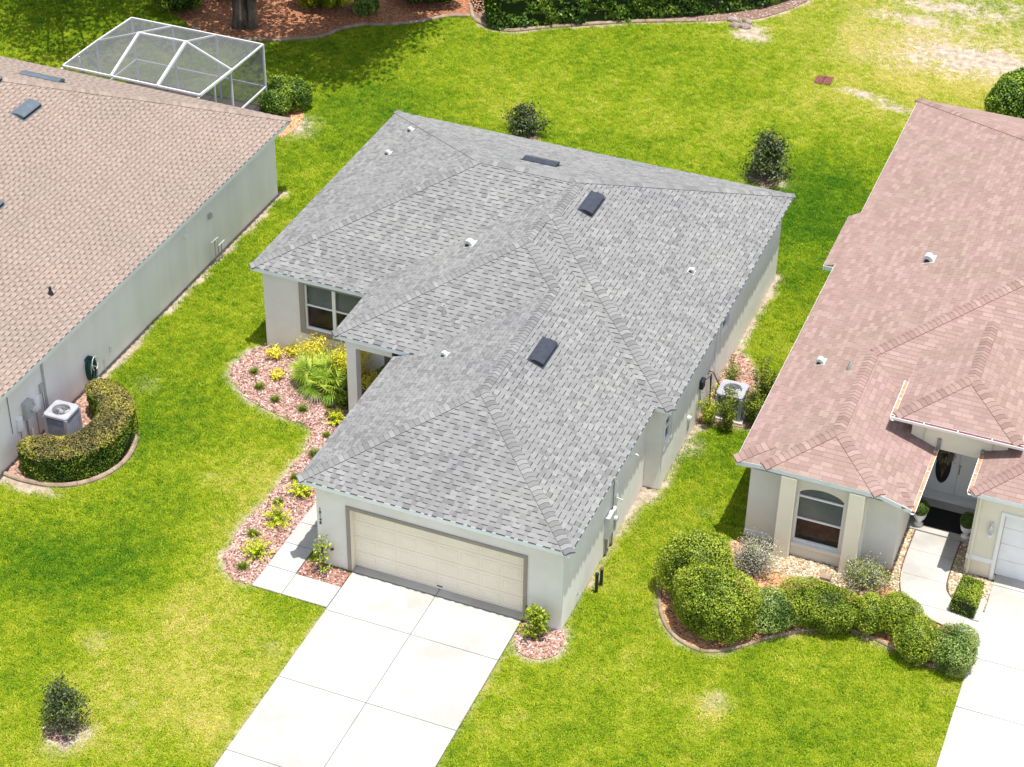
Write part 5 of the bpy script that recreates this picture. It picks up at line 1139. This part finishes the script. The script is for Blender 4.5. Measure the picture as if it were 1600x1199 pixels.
hedge([(16.32, 4.85), (17.0, 4.75), (17.02, 5.75), (16.42, 5.85)], .62, 'small box shaped bush between walkway and right driveway', 'leaf_bush', 1700, 3000, .045, name='box_bush', inset=.05, wob=.02, cat='bush')
bush(1565, 150, (1.7, 1.5, 1.1), 'large dark round bush behind the pink roofed house', 'leaf_tree', 9000, .11, loc=(13.55, 32.3, 0), lump=.06)
SH = 'shrubs at the corner of the pool cage'
bush(425, 150, (.52, .5, .6), 'left one of three clipped shrubs at the pool cage corner', 'leaf_tree', 2600, .07, SH, loc=(-12.5, 22.85, 0))
bush(450, 155, (.62, .6, .62), 'right and biggest of three clipped shrubs beside the pool cage', 'leaf_tree', 3000, .07, SH, loc=(-11.75, 22.7, 0))
bush(433, 165, (.58, .55, .58), 'front one of three clipped shrubs, just behind the tan roof corner', 'leaf_tree', 2800, .07, SH, loc=(-12.15, 21.9, 0))
def straggly(loc, r, label, n_leaf=2600, mat='leaf_silver', green=700, twigs=70, greenmat='leaf_bush'):
    t = thing('silvery_shrub', (loc[0], loc[1], 0), label, 'shrub', 'silvery shrubs by the arched window')
    b = MB(); tips = []
    for k in range(twigs):
        a = rnd.random()*6.283; e = rnd.uniform(.25, 1.4); L = rnd.uniform(.6, 1.05); q = Vector((math.cos(a)*math.cos(e)*r[0]*L, math.sin(a)*math.cos(e)*r[1]*L, math.sin(e)*r[2]*1.5*L))
        m_ = Vector((loc[0], loc[1], 0))+q*.5+Vector((rnd.uniform(-.06, .06), rnd.uniform(-.06, .06), .03)); e_ = Vector((loc[0], loc[1], 0))+q; b.tube([(loc[0], loc[1], 0), m_, e_], [.012, .008, .003], 4); tips += [(m_, .5), (e_, 1), ((m_+e_)/2, .8)]
    b.build('branches', 'silver_twig', t)
    I = NR.randint(0, len(tips), n_leaf); P = np.array([tuple(tips[i][0]) for i in I])+NR.randn(n_leaf, 3)*.085; P[:, 2] = np.maximum(P[:, 2], .03); foliage('silver_leaves', t, mat, P, np.tile([0, 0, 1.], (n_leaf, 1)), .042, .5, 1.2)
    if green: I = NR.randint(0, len(tips), green); P = np.array([tuple(tips[i][0]) for i in I])+NR.randn(green, 3)*.08; P[:, 2] = np.maximum(P[:, 2], .03); foliage('green_leaves', t, greenmat, P, np.tile([0, 0, 1.], (green, 1)), .05, .5, 1.)
straggly((11.1, 4.45), (.95, .75, .72), 'big grey silvery shrub left of the arched window', 5200, green=900, twigs=110)
straggly((14.05, 5.0), (.85, .6, .6), 'silvery green shrub at the wall corner right of the arched window', 2600, green=2600, twigs=90)

# tree and sapling builders
def small_tree(x, y, hgt, rad, label, mat='leaf_mag', n=1500, size=.10, group='young dark leaved trees in the lawn', lean=0., round_=0):
    t = thing('young_tree', (x, y, 0), label, 'small tree', group); b = MB(); b.tube([(x, y, -.02), (x+.03, y, hgt*.5), (x, y+.02, hgt*.92)], [.035, .025, .008], 7); cl = []
    for k in range(20):
        a = k*2.4+rnd.random(); z = hgt*(.12+.76*k/20); R_ = rad*((math.sin(math.pi*(.2+.75*k/20))) if round_ else (.95-.6*(k/20)**1.5))*rnd.uniform(.55, 1.15); e = Vector((x+R_*math.cos(a)+lean*z, y+R_*math.sin(a), z+rnd.uniform(.05, .22))); b.tube([(x, y, z*.85), (x+R_*.5*math.cos(a), y+R_*.5*math.sin(a), z+.04), e], [.014, .009, .004], 4); cl += [(e, 1), ((e+Vector((x, y, z)))/2, .7)]
    cl.append((Vector((x, y, hgt)), .7)); b.build('trunk', 'twig', t)
    I = NR.randint(0, len(cl), n); P = np.array([tuple(cl[i][0]) for i in I])+NR.randn(n, 3)*np.array([.10, .10, .09])*rad/.6
    foliage('crown', t, mat, P, np.column_stack([P[:, :2]-[x, y], np.full(n, .5)]), size, .42, .8); return t
c0 = G(98, 1138); small_tree(c0.x+.02, c0.y, 1.5, .60, 'young dark leaved tree in a mulch ring on the front left lawn', n=2400, size=.085, lean=.1)
c1 = G(820, 212); small_tree(c1.x, c1.y, 1.05, .64, 'rounded young dark tree behind the grey roof', n=2600, size=.115, round_=1)
c2 = G(1197, 278); small_tree(c2.x, c2.y, 1.65, .80, 'conical young dark tree in a mulch ring behind the right end of the grey roof', n=3800, size=.115)
for (c, r_, lb) in ((c0, .42, 'front left lawn tree'), (c1, .5, 'tree behind the grey roof'), (c2, .58, 'conical tree behind the roof')):
    ring = [(c.x+r_*(1+.12*math.sin(3*a+c.x))*math.cos(a), c.y+r_*(1+.1*math.cos(2*a))*math.sin(a)-.05) for a in [2*math.pi*k/18 for k in range(18)]]
    bed('mulch_ring', ring, (.16, .09, .075), (.36, .24, .20), 'chip', 420, 'round mulch ring bed under the '+lb)
c = G(836, 1000); t = small_tree(c.x-.05, c.y+.1, .95, .36, 'yellow green broad leaved shrub at the right garage corner', 'leaf_lime', 520, .13, None)
c = G(505, 893); t = small_tree(c.x, c.y, 1.15, .34, 'thin pale green sapling between the walkway and garage door', 'leaf_lime', 300, .085, None)

def blades(name, parent, c, n, length, width, mat, spread=1.1, stiff=.5, up=.3, tips=3, tone=(0, 1), r0=.04):
    V = []; F = []; T = []; org = root_org(parent)
    for k in range(n):
        a = rnd.random()*6.283; e0 = rnd.uniform(up, 1.35); L = length*rnd.uniform(.65, 1.1); x, y, z = c[0]+r0*math.cos(a)*rnd.random(), c[1]+r0*math.sin(a)*rnd.random(), c[2]; tn = rnd.uniform(*tone); b0 = len(V)
        for s_ in range(tips+1):
            w_ = width*(1-.85*(s_/tips)**2)*(.6 if s_ == 0 else 1); px_, py_ = -math.sin(a)*w_/2, math.cos(a)*w_/2; V += [(x-px_, y-py_, z), (x+px_, y+py_, z)]; T += [tn*(.45+.55*s_/tips)]*2
            e = e0-(1-stiff)*1.6*(s_/tips); x += math.cos(a)*math.cos(e)*L/tips*spread; y += math.sin(a)*math.cos(e)*L/tips*spread; z += math.sin(e)*L/tips
            z = max(z, .02)
        for s_ in range(tips): q = b0+2*s_; F.append((q, q+1, q+3, q+2))
    return link(name, np_mesh(name, np.array(V)-np.array(org), np.array(F), T), parent, (mat,))
def tuft(px, py, r, label, mat='leaf_bush', n=170, group='small grassy tufts in the mulch bed', w_=.012, name='grass_clump'):
    c = G(px, py); t = thing(name, (c.x, c.y, 0), label, 'plant', group); blades('blades', t, (c.x, c.y, .01), n, r*1.25, w_, mat, .9, .6, .45, 3, (.1, .8), r*.35)
for px, py, r, lb in ((397, 583, .17, 'small green tuft at the left tip of the bed'), (405, 607, .20, 'green tuft second from the left tip of the bed'), (430, 627, .19, 'round green tuft below the small yellow plant'), (473, 642, .20, 'green tuft just in front of the palm clump'),
                      (514, 637, .15, 'thin tuft right of the palm clump'), (510, 682, .13, 'tiny tuft at the narrow neck of the bed'), (491, 712, .22, 'loose green tuft at the roof edge above the bright fern'), (461, 749, .18, 'small tuft left of the garage roof corner'),
                      (435, 787, .16, 'small tuft between the upper two bright ferns'), (396, 837, .20, 'dark green tuft left of the walkway'), (379, 888, .19, 'round tuft at the front end of the bed')): tuft(px, py, r, lb)
def fern(px, py, r, label, n=26):
    r *= 1.25; n = 34; c = G(px, py); t = thing('foxtail_fern', (c.x, c.y, 0), label, 'fern', 'bright green ferns along the walkway bed'); P = []; Nn = []; tn = []
    for k in range(n):
        a = k*2.4; e = rnd.uniform(.35, 1.3); L = r*rnd.uniform(.9, 1.3)
        for s_ in range(56):
            q = (s_+1)/56; x = c.x+math.cos(a)*math.cos(e)*L*q; y = c.y+math.sin(a)*math.cos(e)*L*q; z = .02+math.sin(e-.3*q)*L*q*1.15; w_ = .034*(1-abs(q-.5)); P.append((x+rnd.gauss(0, w_), y+rnd.gauss(0, w_), z+rnd.gauss(0, w_*.6))); Nn.append((math.cos(a), math.sin(a), 1)); tn.append(.3+.75*q+rnd.uniform(-.15, .15))
    foliage('fronds', t, 'leaf_lime', P, Nn, .055, .5, .8, np.array(tn))
fern(471, 772, .33, 'bright fern nearest the garage roof corner'); fern(433, 815, .36, 'yellowish bright fern in the middle of the walkway bed'); fern(402, 867, .38, 'spiky bright fern near the front of the walkway bed'); fern(526, 660, .28, 'bright fern at the porch shadow edge')
def croton(px, py, r, label, n=300, h=1.3, loc=None):
    c = loc or G(px, py); t = thing('yellow_shrub', (c[0], c[1], 0), label, 'shrub', 'yellow leaved shrubs near the window wall'); b = MB(); cl = []
    for k in range(9):
        a = k*2.4; e = (c[0]+r*.6*math.cos(a), c[1]+r*.6*math.sin(a), r*h*(.5+.5*((k*37) % 9)/9)); b.tube([(c[0], c[1], 0), e], [.012, .005], 4); cl.append(e)
    b.build('stems', 'twig', t); I = NR.randint(0, 9, n); P = np.array([cl[i] for i in I])+NR.randn(n, 3)*r*.28; P[:, 2] = np.maximum(P[:, 2], .04)
    foliage('leaves', t, 'leaf_yellow', P, np.column_stack([P[:, :2]-[c[0], c[1]], np.full(n, .25)]), .085, .35, .7, ptone(P, 4, .4, .55))
croton(428, 560, .26, 'yellow shrub nearest the left corner of the window wall', 380); croton(433, 592, .20, 'small yellow shrub standing alone in the mulch', 240); croton(457, 556, .24, 'yellow shrub under the window, left of the palm clump', 260)
croton(492, 560, .46, 'tall yellow shrub rising behind the palm clump', 1200, 2.1, loc=(-3.75, 8.15)); croton(530, 590, .55, 'big yellow shrub between palm clump and porch column', 2400, 2.1, loc=(-2.45, 7.95)); croton(0, 0, .35, 'yellow tipped shrub in the porch shade behind the column', 500, 2.0, loc=(-1.55, 7.6))
bush(0, 0, (.5, .4, .55), 'dark green shrub in the shade right of the porch column', 'leaf_hedge', 1500, .07, loc=(-1.05, 7.9, 0), name='shaded_shrub', cat='shrub')
bush(0, 0, (.25, .22, .25), 'low yellow green shrub at the foot of the porch column', 'leaf_bush', 500, .06, loc=(-2.05, 6.75, 0), name='low_shrub', cat='shrub')

# fan palm clump
t = thing('fan_palm', (-2.95, 7.35, 0), 'large clump of fan palms with dry lower fronds in the mulch bed', 'palm')
b = MB(); crowns = []
for k, (dx, dy, h_) in enumerate(((-.35, -.1, .30), (.25, .15, .42), (.1, -.35, .28), (-.05, .35, .36), (.55, -.1, .25), (-.6, .2, .22))):
    b.tube([(-2.95+dx*.6, 7.35+dy*.6, 0), (-2.95+dx, 7.35+dy, h_)], [.09, .07], 9); crowns.append((-2.95+dx, 7.35+dy, h_))
b.build('stems', 'bark', t)
def fan(c, a, e, L, fr, mat, parent, V, F, T, tn, droop=.3):
    d = Vector((math.cos(a)*math.cos(e), math.sin(a)*math.cos(e), math.sin(e))); s_ = Vector((-math.sin(a), math.cos(a), 0)); u = s_.cross(d)*-1; hub = Vector(c)+d*L
    b0 = len(V); w_ = .01; V += [Vector(c)-s_*w_, Vector(c)+s_*w_, hub+s_*w_, hub-s_*w_]; F.append((b0, b0+1, b0+2, b0+3)); T.extend([tn*.6]*4)
    for j in range(17):
        q = -1.75+3.5*j/16; dd = d*math.cos(q)+s_*math.sin(q); l = fr*rnd.uniform(.85, 1.05)*(1-.12*abs(q)); tip = hub+dd*l+Vector((0, 0, -droop*l*rnd.uniform(.5, 1.2))); mid = hub+dd*l*.55+Vector((0, 0, -.03*l)); n_ = dd.cross(Vector((0, 0, 1))); n_ = n_.normalized()*.013 if n_.length > 1e-3 else s_*.013
        for v in (mid, tip): v.z = max(v.z, .03)
        b0 = len(V); V += [hub-n_*.3, hub+n_*.3, mid+n_, mid-n_, tip, tip]; F += [(b0, b0+1, b0+2, b0+3), (b0+3, b0+2, b0+4, b0+5)]; x = tn+rnd.uniform(-.15, .15); T.extend([x*.6, x*.6, x, x, x*1.2, x*1.2])
for lvl, (n_, e0, e1, L_, mat, nm, tn0, tn1, dr) in enumerate(((62, .35, 1.45, .30, 'leaf_palm', 'green_fronds', .35, .9, .22), (26, -.15, .35, .27, 'leaf_palm', 'lower_fronds', .15, .5, .4), (18, -.6, 0., .22, 'leaf_dead', 'dry_fronds', .2, .9, .7))):
    V, F, T = [], [], []
    for k in range(n_): fan(rnd.choice(crowns), (rnd.random()*6.283 if lvl < 2 else rnd.uniform(-2.9, .2)), rnd.uniform(e0, e1), L_*rnd.uniform(.7, 1.35)*1.12, .56, mat, t, V, F, T, rnd.uniform(tn0, tn1), dr)
    link(nm, np_mesh(nm, np.array([tuple(v-ORG[t.name]) for v in V]), np.array(F), T), t, (mat,))

# sprouting shrubs around the right air conditioner
def sprout(x, y, hgt, r, label, mat='leaf_bush', n=900):
    t = thing('upright_shrub', (x, y, 0), label, 'shrub', 'upright shrubs around the air conditioner'); b = MB(); cl = []
    for k in range(7):
        a = k*2.4; dx, dy = r*.7*math.cos(a)*(k > 0), r*.7*math.sin(a)*(k > 0); hh = hgt*(1 if k == 0 else rnd.uniform(.45, .85)); b.tube([(x, y, 0), (x+dx*.6, y+dy*.6, hh*.5), (x+dx, y+dy, hh)], [.014, .009, .003], 4); cl += [(x+dx*q, y+dy*q, hh*q) for q in (.25, .4, .55, .7, .85, 1)]
    b.build('stems', 'twig', t); I = NR.randint(0, len(cl), n); P = np.array([cl[i] for i in I])+NR.randn(n, 3)*[.07, .07, .06]; P[:, 2] = np.maximum(P[:, 2], .03); foliage('leaves', t, mat, P, np.column_stack([P[:, :2]-[x, y], np.full(n, .3)]), .06, .4, .9)
sprout(8.1, 10.15, 1.05, .34, 'upright shrub nearest the wall in front of the air conditioner', 'leaf_lime', 2000); sprout(8.7, 10.05, 1.55, .32, 'tall shrub directly in front of the air conditioner', 'leaf_hedge', 2600)
sprout(9.3, 10.7, 1.3, .42, 'broad shrub at the right front corner of the air conditioner', 'leaf_hedge', 4200); sprout(9.35, 11.6, 1.75, .45, 'tallest shrub behind the right corner of the air conditioner', 'leaf_hedge', 4000); sprout(8.2, 12.1, 1.2, .24, 'slim shrub behind the air conditioner by the wall', 'leaf_bush', 1300); sprout(7.95, 11.5, .8, .12, 'thin shrub between wall and air conditioner', 'leaf_lime', 260)
# potted topiaries
for k, (x, y) in enumerate(((14.82, 7.97), (16.12, 7.93))):
    t = thing('potted_topiary', (x, y, .09), ('left', 'right')[k]+' ball topiary in a white urn beside the black doormat', 'potted plant', 'topiary pots flanking the entry')
    b = MB(); b.lathe((x, y, .09), [(.12, 0), (.13, .04), (.06, .10), (.07, .14), (.15, .26), (.17, .34), (.185, .40), (.185, .43), (.15, .43), (.14, .39)], 18); b.build('urn', 'pot', t, smooth=False)
    P, Nn, kk = sph_points((x, y, .68), (.225, .225, .225), 2600, .02, k, -1, .08); foliage('ball', t, 'leaf_top', P, Nn, .026, .6, .7, None, sph_core((x, y, .68), (.20, .20, .20)))
# wreath
t = [o for o in COL.objects if o.name.startswith('door_wreath')][0]; n = 900; a = NR.rand(n)*6.283; rr_ = .19+.045*NR.randn(n); P = np.column_stack([15.05+rr_*np.cos(a), 9.44+.02*NR.randn(n), 1.50+rr_*np.sin(a)]); foliage('dried_leaves', t, 'leaf_dead', P, np.tile([0, -1., .3], (n, 1)), .06, .4, .9)
b = MB(); b.tube([(15.05+.19*math.cos(q), 9.44, 1.50+.19*math.sin(q)) for q in [2*math.pi*j/20 for j in range(21)]], .025, 6); b.build('ring', 'twig', t)

# ------------------------------------------------------------------ big trees behind (crowns reach above the picture)
def big_tree(x, y, tr, h0, cr, label, n=9000, lean=0, seed=1, size=.2, ch=3.2, name='shade_tree', twin=False, off=(0, 0)):
    t = thing(name, (x, y, 0), label, 'tree', 'big trees behind the pool cage'); R_ = random.Random(seed); b = MB()
    def trunk(ox, r_): 
        rings = []
        for z, k in ((-.1, 1.55), (.15, 1.25), (.5, 1.05), (1.5, .95), (3, .85), (h0, .7), (h0+2, .4)): rings.append([(x+ox+lean*z/8+r_*k*(1+.09*math.sin(5*q+z))*math.cos(q), y+r_*k*(1+.09*math.cos(4*q+z*2))*math.sin(q), z) for q in [2*math.pi*j/14 for j in range(14)]])
        b.grid(rings)
    trunk(0, tr)
    if twin: trunk(tr*1.5, tr*.5)
    b.build('trunk', 'bark', t, smooth=True); lb_ = MB(); cl = []
    for k in range(16):
        a = k*2.4+seed; R2 = cr*R_.uniform(.45, .95); z1 = h0+R_.uniform(.3, ch*1.4); e = Vector((x+off[0]+R2*math.cos(a), y+off[1]+R2*math.sin(a), z1)); s_ = Vector((x, y, h0*R_.uniform(.75, 1.1))); m_ = (s_+e)/2+Vector((0, 0, .5)); lb_.tube([s_, m_, e], [.14, .09, .03], 6); cl += [(e, 1.), (m_, .8), ((e+m_)/2, .9)]
    lb_.build('limbs', 'bark', t); P = []
    I = NR.randint(0, len(cl), n); C_ = np.array([tuple(c_[0]) for c_ in cl]); sub = C_[I]+np.array([[R_.gauss(0, .6) for _ in range(3)] for _ in range(60)])[NR.randint(0, 60, n)]; P = sub+NR.randn(n, 3)*.32; P[:, 2] = np.maximum(P[:, 2], h0-.6)
    foliage('crown', t, 'leaf_tree', P, np.tile([0, 0, 1.], (n, 1)), size, .55, 1., ptone(P, 1, .5, .5)); return t
cT = G(378, 40)
big_tree(cT.x, cT.y, .33, 4.6, 3.4, 'big tree with thick dark trunk in the orange mulch behind the pool cage', 4500, seed=1, twin=True, size=.24)
big_tree(-10.4, 34.6, .28, 4.9, 1.9, 'tree beyond the picture top whose crown overhangs the lawn right of the pool cage', 12000, seed=4, off=(-1.6, -8.3), ch=2.0, size=.27)
big_tree(-27.8, 32.0, .3, 4.6, 3.2, 'tree beyond the top left picture corner shading the far left lawn', 9500, seed=9, off=(5.6, -6.8), size=.25)
bush(0, 0, (1.25, 1.1, 1.2), 'dark loose shrub behind the far left corner of the pool cage', 'leaf_tree', 5000, .12, 'shrubs in the orange mulch bed', loc=(-19.9, 28.2, 0), lump=.16, name='loose_shrub', cat='shrub')
bush(0, 0, (1.3, .9, 1.1), 'large bright leaved shrub right of the tree trunk', 'leaf_lime', 4200, .15, 'shrubs in the orange mulch bed', loc=(-14.7, 30.9, 0), lump=.16, name='loose_shrub', cat='shrub', base=.3)
bush(0, 0, (.55, .5, .6), 'small pale green shrub in the orange mulch right of the bright leaved one', 'leaf_bushpale', 1300, .12, 'shrubs in the orange mulch bed', loc=(-12.85, 31.05, 0), lump=.12, name='loose_shrub', cat='shrub')
bush(0, 0, (1.4, .9, .9), 'wide dark shrub left of the orange path', 'leaf_tree', 3800, .13, 'shrubs in the orange mulch bed', loc=(-11.1, 32.9, 0), lump=.12, name='loose_shrub', cat='shrub')
bush(0, 0, (1.2, .9, .8), 'wide mottled shrub left of the tree trunk at the picture top', 'leaf_hedge', 3200, .11, 'shrubs in the orange mulch bed', loc=(-18.6, 30.6, 0), lump=.15, name='loose_shrub', cat='shrub')
